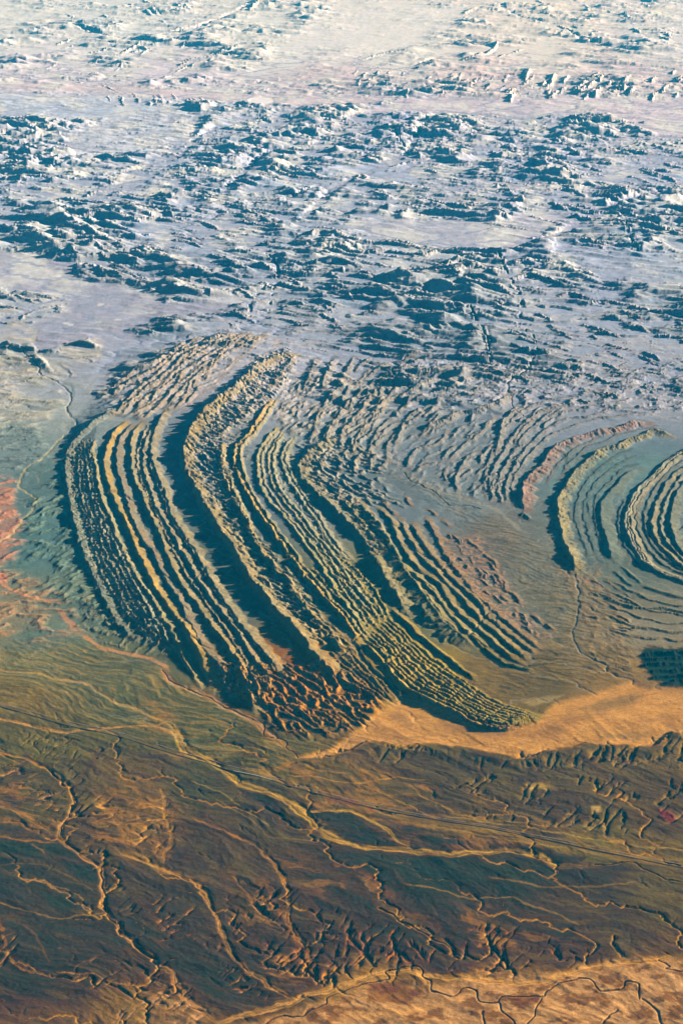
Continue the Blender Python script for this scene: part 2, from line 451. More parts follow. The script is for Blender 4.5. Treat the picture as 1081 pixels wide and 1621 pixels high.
# ================================================================== the traced ridges
def ridge(pts, hgt, ws, wd, a=0.3, lam=10, g=0.35, col=(196,170,120), name="rock_ridge", kc=0.75, p=0.95, gl=None, taper=0.08, base=0.0, seed=None, hs=None):
    """hgt metres; ws / wd: width in pixels of the shaded scarp (right of travel) and of the sunlit dip slope.
    a, lam: notches in the crest; g: gullies down the flanks"""
    if not hs and hgt <= 56: wd = wd * 1.35
    hgt = hgt * (hs if hs else (0.82 if hgt <= 56 else 0.90))
    my = np.mean([q[1] for q in pts]); m0, md0 = mpp(my); m0 = float(m0)
    rid = len(RIDGE_NAMES); RIDGE_NAMES.append(name)
    sd = seed if seed is not None else 200 + rid * 7
    WS, WD = ws * m0, wd * m0
    f = line_field(pts, max(WS, WD) * 1.15 + 20, hgt)
    if f is None: return
    sl, d, s, L = f
    lm = lam * m0; gm = (gl or lam * 0.55) * m0
    sw = s + 2.0 * lm * noise(s / (lm * 4), np.zeros_like(s) + rid, sd + 31)
    n1 = ridged(sw / lm, np.zeros_like(s) + 0.37 + rid, 2, sd, 0.6, 0.5)
    n1 = np.clip((n1 - 0.30) * 2.0, 0, 1) * (.45 + .9 * np.clip(.5 + noise(s / (lm * 3), np.zeros_like(s) + 9, sd + 33), 0, 1))
    big = 0.5 + 0.5 * noise(s / (lm * 5), np.zeros_like(s) + rid * 1.7, sd + 3)
    Hs = hgt * (1 - a * n1) * np.clip(0.45 + 0.85 * big, .2, 1.25)
    e = np.minimum(s, L - s)
    Hs = Hs * sstep(0, max(taper * L, 1), e + 0.02 * L)
    wid = np.where(d > 0, WS, WD) * (0.85 + 0.35 * noise(s / (lm * 2.2), np.sign(d) * 5 + rid, sd + 5))
    t = np.abs(d) / wid
    pr = np.clip(1 - t, 0, 1)
    pr = np.where(d > 0, pr ** 0.95, pr ** p)
    gd = gm * (1 + 0.15 * (t > 0))
    gq = ridged(s / gd + 0.25 * np.abs(d) / gd * np.sin(s / gd * .7), np.abs(d) / (gm * 5), 3, sd + 11, 0.5, 0.3)
    pr = pr * (1 - g * np.clip(gq * 1.3 - .2, 0, 1) * np.clip(4.2 * pr * (1.02 - pr), 0, 1))
    h = Hs * pr + base * np.clip(1.4 * (1 - t), 0, 1)
    old = ZR[sl]
    up = h > old
    RID[sl] = np.where(up & (h > 0.12 * hgt), rid, RID[sl])
    ZR[sl] = np.maximum(old, h)
    AMP_[sl] = np.minimum(AMP_[sl], 1 - np.clip(pr * 2, 0, 1) * 0.5)
    cm = np.where(up, np.clip(pr * 3.2, 0, 1), 0) * (0.55 + 0.45 * (d < WS * .5)) * (0.8 + 0.3 * noise(s / (lm * 3), d / (WD + 1), sd + 21))
    tint(sl, kc * cm, col)
    ROCK[sl] = np.maximum(ROCK[sl], np.clip(pr * 3.2, 0, 1) * up)
ROCK = np.zeros_like(X)
AMP_ = np.ones_like(X)

def between(A, B, n, jit=1.2, lo=0.0, hi=1.0, seed=1):
    rs = np.random.RandomState(seed)
    def res(P, k=9):
        q = catmull(P); s = np.r_[0, np.cumsum(np.hypot(*np.diff(q, axis=0).T))]
        t = np.linspace(0, s[-1], k)
        return np.c_[np.interp(t, s, q[:, 0]), np.interp(t, s, q[:, 1])]
    a, b = res(A), res(B)
    out = []
    for i in range(n):
        f = lo + (hi - lo) * (i + 0.5) / n
        q = a * (1 - f) + b * f + rs.uniform(-jit, jit, a.shape)
        out.append([tuple(v) for v in q])
    return out

TAN = (206,178,122); GOLD = (214,172,104); ROSE = (196,166,146); PALE = (178,168,146); GREY = (150,146,132)
A_ = [(148,694),(146,712),(150,730),(156,766),(165,797),(176,820),(184,844),(193,863),(206,892),(218,913),(229,927),(243,947),(257,972),(268,987),(279,1013),(290,1036),(303,1062),(318,1084)]
B_ = [(197,664),(184,678),(170,704),(165,731),(173,764),(179,783),(201,827),(215,863),(229,891),(245,924),(268,958),(284,979),(301,1002),(320,1038),(328,1062),(338,1084)]
C_ = [(208,668),(196,684),(187,700),(186,738),(194,766),(201,790),(209,816),(223,847),(240,869),(254,897),(268,924),(284,947),(294,969),(307,994),(323,1022),(340,1044),(353,1064),(360,1090)]
D_ = [(226,664),(212,680),(208,705),(211,750),(226,782),(237,810),(251,836),(262,863),(271,891),(286,919),(302,941),(318,961),(334,986),(355,1012),(370,1034),(380,1050),(385,1070),(398,1098),(404,1122)]
E_ = [(240,672),(228,706),(229,744),(240,775),(246,797),(257,816),(270,836),(284,863),(298,883),(312,911),(329,936),(342,953),(357,972),(372,990),(390,1020),(407,1045),(421,1066),(425,1080)]
F_ = [(262,644),(254,660),(242,690),(239,712),(247,744),(260,776),(273,813),(290,841),(309,869),(326,900),(342,927),(357,950),(371,969),(390,994),(415,1024),(434,1047),(448,1068)]
G_ = [(459,551),(440,556),(423,564),(398,580),(370,607),(340,631),(316,655),(300,680),(291,706),(293,731),(301,750),(311,770),(323,790),(334,808),(346,830),(357,843),(368,855),(376,874),(388,897),(404,919),(420,936),(434,956),(457,978),(479,1002),(495,1024),(515,1044),(545,1066)]
OUT_ = [(109,700),(106,735),(111,780),(121,828),(139,880),(160,930),(186,975),(222,1010),(252,1042)]
# body of the western fold: an upland whose outer flank falls westwards
sl, m = area([(100,690),(150,635),(240,565),(400,540),(470,540),(560,600),(620,650),(600,700),(620,760),(700,850),(780,930),(850,1010),(880,1040),(820,1050),(740,1000),(620,900),(720,1010),(830,1120),(850,1140),(740,1135),(640,1090),(560,1090),(480,1110),(400,1110),(330,1070),(215,1010),(140,910),(105,815)], 22, 6)
f = line_field([(300,520),(205,572),(150,625),(112,670),(100,710),(98,750),(104,800),(114,840),(130,890),(150,935),(178,985),(215,1022),(262,1056),(330,1095)], 3200, 0)
sl2, d, s_, L = f
ramp = np.zeros_like(Z); ramp[sl2] = np.clip(-d / 420, 0, 1) * sstep(3200, 2400, -d)
east = 1 - .8 * sstep(0, 1, (PX - 360 - (PY - 700) * .45) / 260)
tmp = np.zeros_like(Z); tmp[sl] = m
PLAT = 60 * ramp * east * tmp
PLAT[sl2] += 14 * np.clip(1 - np.abs(d) / 500, 0, 1) * 0
Z += PLAT; AMP *= 1 - tmp
del tmp, ramp, east
# outermost broken hogbacks
ridge([(190,640),(150,664),(122,690),(107,712),(104,745),(110,785),(120,830),(136,880),(157,930),(183,978),(214,1008)], 52, 9, 10, .75, 9, .7, (150,150,134), base=8, name="rock_ridge")
for i, q in enumerate(between([(116,706),(113,745),(120,790),(131,830),(149,880),(170,930),(196,975),(234,1015)], A_[:16], 5, 2.6, 0.02, 0.86, 5)):
    ridge(q, 26 + 6 * i, 3.4 + i % 2, 5, .97, 9 + 3 * (i % 3), .7, (184,172,140), name="rocky_hogback", kc=.8, hs=.62)
ridge(A_, 40, 6, 6, .55, 14, .35, TAN)
ridge(B_, 52, 8, 11, .18, 22, .18, GOLD, kc=.9)
ridge(C_, 44, 6, 12, .35, 14, .35, (186,160,128), kc=.8)
ridge(D_, 54, 7, 10, .3, 14, .3, (200,172,120))
ridge(between(D_, E_, 1, .6)[0], 40, 4, 5, .8, 9, .5, (190,166,130))
ridge(E_, 50, 6, 9, .4, 12, .35, (196,170,130))
ridge([(x - 6, y) for x, y in F_[3:]], 42, 4, 5, .7, 10, .5, (186,166,134))
ridge(F_, 56, 6, 13, .35, 11, .4, (200,176,132))
ridge(G_, 112, 9, 26, .45, 10, .4, (196,168,120), base=10, gl=7, kc=.85)
G3 = [(352,700),(352,740),(368,780),(384,812),(395,838),(404,858),(418,874),(432,891),(444,905),(457,919),(473,944),(493,969),(507,991),(529,1010),(545,1028),(560,1046)]
ridge(G3, 62, 10, 12, .3, 12, .4, (206,174,116))
ridge([(360,742),(372,778),(388,812),(400,842),(414,866)], 66, 6, 8, .7, 8, .7, (190,168,120))
H_ = [(430,628),(415,650),(404,667),(395,680),(382,694),(371,708),(373,733),(384,765),(398,788),(412,810),(429,832),(443,853),(459,874),(479,902),(495,919),(512,941),(529,957),(543,972),(557,992),(572,1010)]
ridge(H_, 66, 8, 9, .3, 9, .35, GOLD, kc=.95)
ridge([(x + 9, y - 1) for x, y in H_], 60, 4, 7, .6, 9, .5, (196,172,116))
I1 = [(440,672),(420,694),(409,714),(407,739),(412,767),(429,794),(446,810),(459,827),(473,845),(487,864),(501,882),(514,905),(530,930),(548,955),(566,978),(584,994)]
I2 = [(448,684),(436,706),(432,730),(437,758),(452,785),(465,800),(479,815),(495,838),(512,858),(529,878),(545,903),(562,927),(579,947),(598,962),(617,970)]
I3 = [(460,690),(448,712),(445,728),(456,756),(470,780),(484,799),(498,819),(512,844),(527,864),(545,880)]
ridge(I1, 42, 4, 6, .55, 7, .4, (206,184,126)); ridge(I2, 40, 4, 5, .45, 9, .35, (200,184,138)); ridge(I3, 40, 4, 6, .3, 12, .3, (196,184,146))
for i, q in enumerate(between(I1, I2, 2, .8, .15, .85, 9)): ridge(q, 32, 3, 3.5, .7, 6, .4, (202,182,132))
ridge([(x + 7, y - 2) for x, y in I3], 36, 3, 6, .5, 9, .3, (190,180,146))
for i, q in enumerate(between(H_[-7:], [(545,880),(575,905),(600,935),(618,969)], 7, 1.5, .0, 1, 12)): ridge(q, 34, 3.5, 4, .85, 6, .5, (212,180,104))
J_ = [(520,690),(495,706),(478,722),(472,738),(484,757),(500,772),(510,786),(525,797),(538,808),(552,822),(568,838),(582,858),(590,880),(606,904),(622,930),(640,956)]
ridge(J_, 96, 9, 26, .5, 9, .4, (184,166,126), base=0, gl=6)
ridge([(575,796),(596,822),(612,846),(628,872),(640,895),(662,922),(678,946),(694,968),(710,984),(736,1004),(752,1014)], 86, 34, 9, .15, 18, .55, (150,144,112), gl=9, p=1.1)
K1 = [(540,788),(556,806),(574,830),(590,850),(607,866),(623,883),(637,899),(657,919),(673,938),(684,952),(701,974),(716,988),(729,998)]
K2 = [(566,790),(582,808),(598,830),(609,851),(622,873),(639,894),(656,907),(672,922),(688,938),(702,958),(719,977),(738,997),(758,1011),(780,1022)]
K3 = [(598,800),(610,812),(620,826),(632,855),(645,877),(662,897),(682,911),(696,922),(708,944),(724,966),(745,983),(763,998),(785,1017),(808,1036),(828,1047)]
K4 = [(632,820),(645,847),(662,872),(677,891),(694,907),(715,930),(734,947),(751,967),(763,981),(780,995),(797,1009),(814,1025),(836,1041)]
K5 = [(652,826),(658,838),(674,866),(690,885),(703,898),(716,914),(735,930),(755,949),(769,968),(785,984),(807,1002),(824,1016),(846,1031)]
K6 = [(674,818),(688,844),(701,870),(715,891),(730,911),(746,930),(763,949),(783,966),(801,981),(821,998),(841,1014),(858,1025)]
for q, hh, cc in ((K1,54,TAN),(K2,46,TAN),(K3,46,(196,166,116)),(K4,40,(190,160,114)),(K5,38,(186,154,112)),(K6,34,(190,150,112))):
    ridge(q, hh, 5, 11, .25 if hh > 39 else .6, 13 if hh > 39 else 8, .2, cc)
ridge([(744,1003),(756,1016),(769,1025),(791,1043),(813,1052),(845,1056)], 38, 6, 6, .5, 9, .3, (150,134,92))
ridge([(860,1024),(880,1033),(886,1036)], 14, 6, 5, .3, 8, .3, (124,116,92)); ridge([(845,1042),(866,1042),(884,1041)], 16, 6, 4, .3, 8, .3, (124,116,92)); ridge([(838,1052),(862,1050),(880,1047)], 16, 6, 4, .5, 6, .3, (124,116,92))
for q in ([(738,852),(752,862),(762,872)],[(762,872),(776,884),(790,898)],[(768,884),(784,902)],[(786,903),(790,916),(806,938)],[(798,925),(812,940),(826,956)],[(792,940),(806,952)],[(841,969),(850,978),(860,987)],[(862,984),(876,997)],[(602,790),(620,808),(630,816)],[(640,784),(652,800)],[(676,804),(692,816)],[(700,820),(712,832)]):
    ridge(q, 22, 4, 6, .5, 6, .3, (186,150,118), taper=.3, name="rock_outcrop")
# the dissected south tail
MO = [(571,1012),(597,1031),(625,1066),(647,1085),(681,1103),(716,1119),(729,1125),(757,1141),(792,1147),(823,1143)]
MI = [(615,971),(644,1000),(675,1028),(716,1059),(744,1081),(779,1103),(810,1116),(842,1122),(858,1132)]
ridge(MO, 64, 7, 9, .35, 8, .4, (206,170,96))
for i, q in enumerate(between(MO, MI, 9, 1.2, .06, 1, 21)):
    ridge(q, 42 - 2 * i, 3.2, 5, .75, 6.5, .35, (204,168,94), name="rocky_hogback", kc=.85)
ridge([(x + 6, y - 10) for x, y in MI[:5]], 44, 4, 9, .3, 12, .3, (196,160,96))
for q in between([(500,1036),(530,1060),(560,1085),(590,1105)], [(550,1020),(580,1050),(610,1080),(625,1100)], 6, 1.5, 0, 1, 31): ridge(q, 36, 6, 6, .6, 8, .5, (158,130,88))
ridge([(560,1008),(580,1040),(608,1074),(640,1098)], 24, 8, 6, .4, 8, .4, (130,118,84))

# eastern fold
N1 = [(1020,662),(998,664),(982,671),(956,676),(927,682),(904,690),(886,698),(873,708),(862,724),(853,737),(840,747),(828,760),(827,781),(827,798)]
N2 = [(1062,683),(1034,675),(1016,684),(993,690),(980,700),(956,704),(935,719),(920,732),(907,745),(898,762),(886,779),(882,802),(886,826),(892,849),(899,867),(905,882),(908,900)]
N3 = [(1007,739),(987,750),(972,768),(957,784),(950,800),(951,823),(957,843),(962,862),(968,882)]
N4 = [(1110,700),(1081,711),(1060,723),(1045,737),(1026,755),(1011,770),(1000,787),(993,803),(989,826),(995,847),(1006,868),(1022,890),(1050,905),(1081,917),(1110,925)]
N5 = [(1110,728),(1081,738),(1062,752),(1052,768),(1040,789),(1034,807),(1031,831),(1041,855),(1057,873),(1081,895),(1110,910)]
N6 = [(1110,748),(1081,760),(1067,789),(1061,818),(1065,844),(1081,872),(1110,890)]
ridge(N1, 70, 7, 24, .4, 8, .75, (204,158,134), gl=6)
ridge(N2, 70, 8, 20, .45, 6.5, .8, (196,174,124), gl=5)
ridge(N3, 42, 6, 16, .1, 20, .25, (150,158,136))
ridge(N4, 50, 7, 6, .25, 12, .3, (196,184,150)); ridge([(x + 9, y + 1) for x, y in N4], 42, 4, 7, .35, 10, .3, (196,176,138)); ridge([(x + 4.5, y) for x, y in N4], 46, 3, 4, .4, 8, .3, (190,176,142))
ridge([(x - 12, y + 2) for x, y in N4[6:12]], 16, 4, 5, .4, 14, .2, (124,146,146))
ridge(N5, 44, 5, 9, .3, 12, .4, (190,170,130)); ridge([(x + 14, y + 1) for x, y in N5[1:-1]], 40, 6, 5, .5, 9, .4, (170,162,134)); ridge(N6, 50, 6, 14, .3, 9, .5, (160,158,132))
ridge([(1060,850),(1075,838),(1100,822)], 30, 6, 5, .2, 10, .2, (120,134,130))
ridge([(1016,925),(1034,930),(1060,938),(1081,943),(1110,947)], 34, 9, 8, .1, 16, .2, (134,136,116))
ridge([(956,941),(982,953),(1016,960),(1047,960),(1081,966),(1110,970)], 34, 8, 6, .45, 7, .6, (126,132,112))
ridge([(998,992),(1020,992),(1050,996),(1081,998),(1110,1000)], 24, 6, 4, .5, 7, .5, (140,128,100)); ridge([(992,1004),(1030,1008),(1081,1013),(1110,1015)], 12, 5, 4, .1, 12, .2, (156,138,112))
ridge([(984,895),(1000,910),(1014,922)], 20, 5, 5, .4, 7, .4, (134,146,128)); ridge([(972,903),(986,916),(1002,926)], 18, 5, 5, .4, 7, .4, (134,146,128))
sl, m = area([(1012,1032),(1022,1024),(1060,1026),(1300,1030),(1300,1092),(1060,1088),(1034,1080),(1016,1058)], 4, 14); DKH = (sl, m)
tint(sl, m, (34,46,44))
for k, (y_, x0_) in enumerate(((1028,1016),(1036,1022),(1047,1016),(1054,1030),(1066,1030),(1075,1050))):
    ridge([(x0_, y_ + 3), (x0_ + 18, y_ - 1 + k % 2 * 3), (1066, y_ + 2 - k % 3), (1090, y_ - 1), (1300, y_ + 2)], (52, 40, 40, 44, 40, 34)[k], 9, 7, .35, 8, .7, (40,50,46), name="dark_hill", hs=1, gl=6, taper=.04, kc=1)
ridge([(825,817),(829,812),(838,822)], 26, 5, 6, .2, 9, .3, (140,140,130), name="knoll", taper=.3)
# bundles of lesser ridges across the middle distance
rs = np.random.RandomState(77)
def scatter(poly, n, L, ang, hh, a_, b_, col, spread=14, name="rock_ridge"):
    p = np.array(poly, float); k = 0
    while k < n:
        x = rs.uniform(p[:, 0].min(), p[:, 0].max()); y = rs.uniform(p[:, 1].min(), p[:, 1].max())
        ins = False; j = len(p) - 1
        for i in range(len(p)):
            if (p[i, 1] > y) != (p[j, 1] > y) and x < (p[j, 0] - p[i, 0]) * (y - p[i, 1]) / (p[j, 1] - p[i, 1]) + p[i, 0]: ins = not ins
            j = i
        if not ins: continue
        k += 1
        an = R(ang + rs.uniform(-spread, spread)); l = L * rs.uniform(.5, 1.3) / 2
        dx, dy = l * math.cos(an), l * math.sin(an)
        b = rs.uniform(-.25, .25) * l
        ridge([(x - dx, y - dy), (x + dy * .3, y + b * .4), (x + dx, y + dy)], hh * rs.uniform(.5, 1.2), a_ * rs.uniform(.8, 1.3), b_ * rs.uniform(.8, 1.3), .5, 6, .6, col, taper=.25, name=name, kc=.5, hs=1)
# ridges between the two folds
MID = [
 ([(752,585),(729,595),(710,604)],34,5,8,.3),([(806,616),(794,629),(780,636),(764,641),(750,646),(729,647),(715,654),(701,662),(683,667),(664,681)],78,7,14,.55),
 ([(700,640),(680,648),(655,660)],30,5,7,.3),([(640,668),(634,680),(626,700)],60,13,9,.3),([(632,664),(612,676),(598,694),(594,706)],40,7,7,.4),
 ([(706,680),(701,692),(684,702),(660,708),(648,722),(645,740)],40,5,8,.5),([(784,655),(770,672),(755,688),(738,699),(724,712),(710,728)],36,6,8,.4),
 ([(830,640),(806,654),(795,665),(791,683),(787,703),(784,720)],58,7,12,.4),([(756,708),(742,718),(733,730),(724,746),(720,762),(724,778)],44,5,10,.5),
 ([(693,729),(672,734),(656,745)],34,5,8,.4),([(707,735),(703,748),(706,760)],28,4,6,.4),([(820,724),(808,736),(797,746)],20,4,5,.3),([(786,750),(779,766),(778,790)],34,4,7,.5),([(795,760),(790,775),(796,798)],28,4,5,.5),
 ([(848,660),(832,672),(818,690),(812,704)],30,5,8,.5),([(880,640),(858,648),(838,662),(825,672)],34,5,9,.5),([(780,700),(766,716),(758,735)],26,4,6,.4),
 ([(560,560),(548,585),(530,610)],60,9,12,.4),([(500,562),(490,590),(480,615)],66,10,12,.4),([(530,560),(518,590),(508,618)],60,8,10,.4),([(470,556),(452,580),(432,606)],60,10,10,.4),([(584,582),(570,600),(556,612)],40,6,8,.5),
 ([(560,606),(548,620),(540,644)],40,5,7,.4),([(572,612),(560,630),(552,650)],34,4,6,.4),([(590,625),(575,645),(562,668)],36,4,6,.4),([(604,632),(588,654),(566,680)],34,4,6,.4),([(612,640),(594,664),(572,690)],30,4,6,.4),
 ([(478,634),(464,644),(462,656)],34,5,7,.3),([(512,636),(496,646)],34,5,7,.3),([(530,628),(518,640)],30,5,7,.3),([(508,658),(494,668),(484,676)],32,5,7,.4),([(530,662),(518,674),(514,690)],32,5,7,.4),
 ([(640,585),(612,596),(592,612)],40,6,9,.4),([(620,600),(604,618),(600,632)],34,5,7,.4),([(590,560),(574,572),(562,586)],46,7,8,.4),([(650,605),(626,618),(608,636)],34,5,8,.4),
 ([(500,712),(488,722),(484,734)],44,5,8,.6),([(526,706),(512,720),(506,742)],46,5,8,.6),([(552,706),(540,722),(536,744)],46,5,9,.6),([(574,712),(562,728),(560,748)],40,5,8,.6),([(596,716),(586,730),(588,744)],34,4,7,.6),([(610,730),(596,742)],26,4,6,.5),
 ([(540,756),(548,768),(562,778)],42,6,8,.4),([(520,762),(530,778),(546,790)],42,6,8,.4),([(562,766),(576,778),(590,786)],34,5,8,.4),([(560,792),(580,808),(600,826)],30,4,7,.3),
]
for q, hh, a_, b_, n_ in MID: ridge(q, hh, a_, b_, n_, 6, .55, (184,170,152), taper=.2, hs=.8)
scatter([(640,650),(720,640),(840,630),(930,630),(860,690),(820,760),(740,790),(690,760),(650,720),(600,700)], 60, 26, -38, 34, 4, 7, (178,168,154))
scatter([(600,560),(820,560),(1090,570),(1090,660),(900,640),(760,610),(640,640)], 70, 24, -22, 36, 4, 7, (186,176,166))
scatter([(470,600),(600,600),(620,660),(600,700),(470,700),(440,650)], 40, 22, -50, 36, 4, 6, (186,172,150))
scatter([(880,700),(930,690),(930,900),(900,880)], 8, 20, 80, 12, 3, 5, (134,142,132)); scatter([(700,830),(800,920),(860,1010),(820,1000),(740,900)], 26, 18, 50, 20, 3, 4, (186,148,120)); scatter([(910,900),(1000,930),(1000,1010),(930,1000)], 16, 24, 20, 16, 3, 4, (146,134,112))
for q in between(N2[3:], N3, 3, 2, .3, .95, 41): ridge(q, 12, 3, 6, .5, 10, .4, (122,140,132), taper=.2)
for q in between(N1[:-1], N2[:9], 2, 1.5, .35, .8, 43): ridge(q, 16, 3, 6, .5, 9, .5, (150,146,138), taper=.2)
for q in between(N4, N5, 2, 1.5, .3, .8, 45): ridge(q, 20, 3, 6, .4, 9, .4, (150,146,128), taper=.1)
for q in between([(960,905),(1000,925),(1040,945),(1110,956)], [(950,1000),(1000,1015),(1050,1018),(1110,1020)], 5, 2, 0, 1, 47): ridge(q, 20, 4, 5, .6, 7, .5, (146,136,108), taper=.2)
# north-west arm of the fold
NW = [
 ([(290,536),(276,552),(257,564),(232,574),(212,583),(194,598),(172,612),(159,622)],70,8,10,.5),([(275,556),(258,572),(238,583),(216,594),(192,606),(178,622)],64,8,10,.5),
 ([(330,528),(312,532),(298,540),(285,556)],46,6,8,.5),([(262,584),(250,600),(234,612)],56,8,9,.4),([(214,590),(222,606),(214,616)],40,7,8,.3),([(236,622),(212,634),(182,648),(170,658)],44,5,9,.5),
 ([(256,624),(236,640),(210,655)],38,4,7,.5),([(276,610),(262,630),(240,650),(222,662)],40,4,7,.5),([(290,585),(278,608),(262,632)],40,5,7,.5),([(304,596),(296,618),(284,636)],46,6,7,.5),
 ([(326,576),(314,590),(306,612)],46,6,8,.5),([(340,562),(332,580),(322,600)],36,5,7,.5),([(354,552),(344,566),(336,582)],34,5,7,.5),([(312,545),(300,562),(288,576)],46,6,8,.4),([(340,536),(330,548),(318,560)],34,5,8,.4),
 ([(372,530),(360,540),(350,552)],30,5,8,.4),([(395,528),(384,538),(376,545)],36,6,8,.4),([(413,530),(404,540),(396,548)],36,7,6,.3),([(300,618),(290,632),(276,645)],34,4,6,.4),([(270,652),(254,662),(246,672)],36,5,7,.4),
 ([(300,560),(290,570),(280,590)],30,5,6,.5),([(318,606),(306,622),(296,638)],32,4,6,.5),
]
for i, q in enumerate(between([(172,655),(200,622),(240,588),(285,552),(330,530),(370,522)], [(268,640),(290,618),(330,585),(372,556),(412,536),(428,530)], 6, 3, 0, 1, 61)):
    ridge(q, (66, 58, 50, 54, 48, 40)[i], 6, 9, .5, 9, .6, (196,172,142), taper=.12, hs=.85)
for i, q in enumerate(between([(960,608),(880,620),(820,640),(778,690),(756,740),(760,790)], N1, 5, 2.5, .05, .85, 63)):
    ridge(q, (30, 42, 34, 46, 30)[i], 5, 9, .6, 9, .6, (172,164,152), taper=.15, hs=.85)
for i, q in enumerate(between([(650,560),(560,590),(500,640),(478,700)], [(800,610),(700,640),(640,680),(620,730)], 6, 5, 0, 1, 65)):
    ridge(q, (40, 50, 36, 46, 40, 36)[i], 6, 9, .7, 9, .7, (184,170,150), taper=.15, hs=.85)
for q, hh, a_, b_, n_ in NW: ridge(q, hh, a_, b_, n_, 6, .5, (206,178,148), taper=.2, hs=.8)
# big ranges far off (shaded side towards the viewer)
FARR = [
 ([(486,372),(510,364),(545,370),(580,378),(620,380),(660,386)],120,7,12),([(500,392),(530,388),(575,394),(610,392),(650,396),(690,398)],110,6,10),([(600,378),(630,376),(655,382)],90,5,8),([(665,400),(700,392),(745,396)],110,6,9),
 ([(560,376),(600,380),(640,384),(700,392),(740,398)],90,5,8),([(700,420),(735,402),(770,400),(800,408)],150,9,12),([(715,432),(750,420),(795,428)],130,8,10),([(800,414),(840,410),(870,414)],100,6,9),([(805,438),(840,428),(880,440),(900,448)],130,8,10),
 ([(838,455),(880,455)],80,6,8),([(880,468),(905,462),(925,470)],90,7,8),([(920,478),(965,474),(1010,484),(1050,494)],110,7,9),([(118,420),(134,411),(150,420),(172,436)],90,8,8),([(200,408),(235,398),(262,406)],90,9,9),([(270,378),(300,380),(320,388)],60,5,6),([(345,330),(375,336),(400,344)],80,5,6),([(330,318),(370,322),(400,334),(440,345)],80,5,7),
 ([(945,233),(985,231),(1030,238)],140,9,9),([(1005,268),(1040,270),(1075,285)],110,7,8),([(995,350),(1030,352),(1081,368)],110,7,8),([(930,190),(970,190),(1035,191)],110,5,6),([(870,276),(920,280)],70,5,6),([(850,300),(900,296),(930,312)],90,5,6),([(960,296),(1000,300)],70,4,6),
 ([(418,260),(445,268),(475,278)],80,3,4),([(455,262),(485,270),(512,280)],80,3,4),([(435,245),(470,243),(500,250)],80,5,5),([(545,245),(575,240)],60,5,6),([(560,283),(572,272),(582,282)],90,8,8),([(590,298),(625,305)],50,3,4),([(670,310),(710,318),(750,325)],110,5,5),([(670,330),(715,335)],90,4,5),
 ([(620,260),(660,250),(690,245)],100,5,5),([(690,235),(745,230)],60,4,5),([(640,290),(680,294),(705,300)],90,5,5),([(760,350),(800,356),(840,362)],50,3,4),([(855,276),(900,272)],60,4,5),([(780,312),(830,318)],70,4,5),([(850,345),(890,352)],60,4,5),([(760,280),(800,284),(840,292)],70,4,6),([(905,375),(940,382),(960,394)],70,5,5),
 ([(145,136),(165,134),(188,144)],60,4,4),([(60,205),(90,198)],80,5,5),([(0,232),(40,225),(45,235)],80,6,5),([(0,212),(20,208)],60,4,4),([(190,85),(215,72),(240,78)],90,4,5),([(275,98),(310,90),(350,82),(362,76)],90,3,4),([(50,200),(80,207)],50,3,3),([(130,310),(165,300),(200,305)],70,5,5),([(230,305),(262,300)],80,6,6),
 ([(570,92),(610,82),(655,78)],70,3,4),([(650,110),(700,98)],60,3,4),([(720,95),(770,82),(790,64)],110,4,5),([(785,92),(830,74)],70,3,4),([(395,14),(410,0)],120,6,5),([(730,20),(760,8)],120,6,6),([(280,105),(300,95)],60,4,4),([(140,120),(200,118)],40,3,3),
 ([(0,470),(30,468),(60,478)],60,6,6),([(0,490),(30,486)],60,6,6),([(30,505),(60,488),(90,480)],60,6,7),([(50,470),(90,470)],40,4,6),([(130,565),(160,562)],40,4,6),([(200,520),(240,512),(290,510)],40,4,6),([(210,528),(250,524)],40,4,5),([(290,500),(340,494),(400,500)],60,5,7),([(100,560),(140,556)],36,4,4),([(95,575),(110,585),(116,596)],44,5,6),([(105,568),(140,566),(146,574)],40,5,6),([(60,558),(88,556)],30,4,4),
 ([(20,350),(50,344),(80,352)],60,5,6),([(80,380),(130,376),(180,382)],70,5,6),([(50,395),(90,393)],60,5,5),([(200,350),(240,345),(290,350)],60,5,6),([(100,345),(140,343)],60,5,6),([(0,330),(30,326)],50,4,5),
]
for q, hh, a_, b_ in FARR: ridge(q, hh * (.75 if q[0][1] < 455 else .5 if q[0][0] > 190 or q[0][1] < 540 else .3), a_, b_ * 1.1, .3, 7, .55, (216,202,190), taper=.18, name="mountain_ridge", kc=.6, hs=1)
scatter([(440,430),(700,420),(880,460),(1090,500),(1090,640),(900,630),(760,600),(620,590),(560,550),(440,530)], 110, 34, 14, 56, 5, 7, (190,178,174))
scatter([(110,300),(400,310),(480,380),(690,400),(700,470),(430,520),(300,460),(190,440),(120,400)], 70, 34, 12, 66, 5, 7, (200,188,184))
scatter([(680,200),(1080,225),(1080,380),(900,380),(760,340),(640,330),(600,280)], 70, 34, 12, 84, 4.5, 6, (214,204,204))
scatter([(-10,190),(110,190),(130,260),(60,300),(-10,300)], 12, 22, -25, 60, 5, 5, (214,206,206))
scatter([(400,170),(560,172),(560,195),(400,190)], 14, 22, 8, 60, 4, 4, (214,206,206)); scatter([(140,155),(250,150),(330,152),(330,163),(200,165)], 16, 14, 60, 50, 3, 3, (224,206,200))
scatter([(820,112),(1000,118),(1080,108),(1090,152),(900,152),(800,148)], 46, 16, -50, 120, 4, 4, (232,210,196)); scatter([(560,112),(800,118),(820,150),(560,146)], 30, 14, -50, 60, 3, 3, (232,212,198))
scatter([(100,60),(380,60),(380,120),(60,122)], 30, 22, -18, 60, 3, 4, (226,222,214)); scatter([(60,0),(330,0),(240,45),(150,50)], 16, 16, 30, 60, 4, 4, (226,222,214)); scatter([(780,0),(1060,0),(1060,80),(900,60)], 26, 20, 20, 70, 4, 4, (230,222,214))

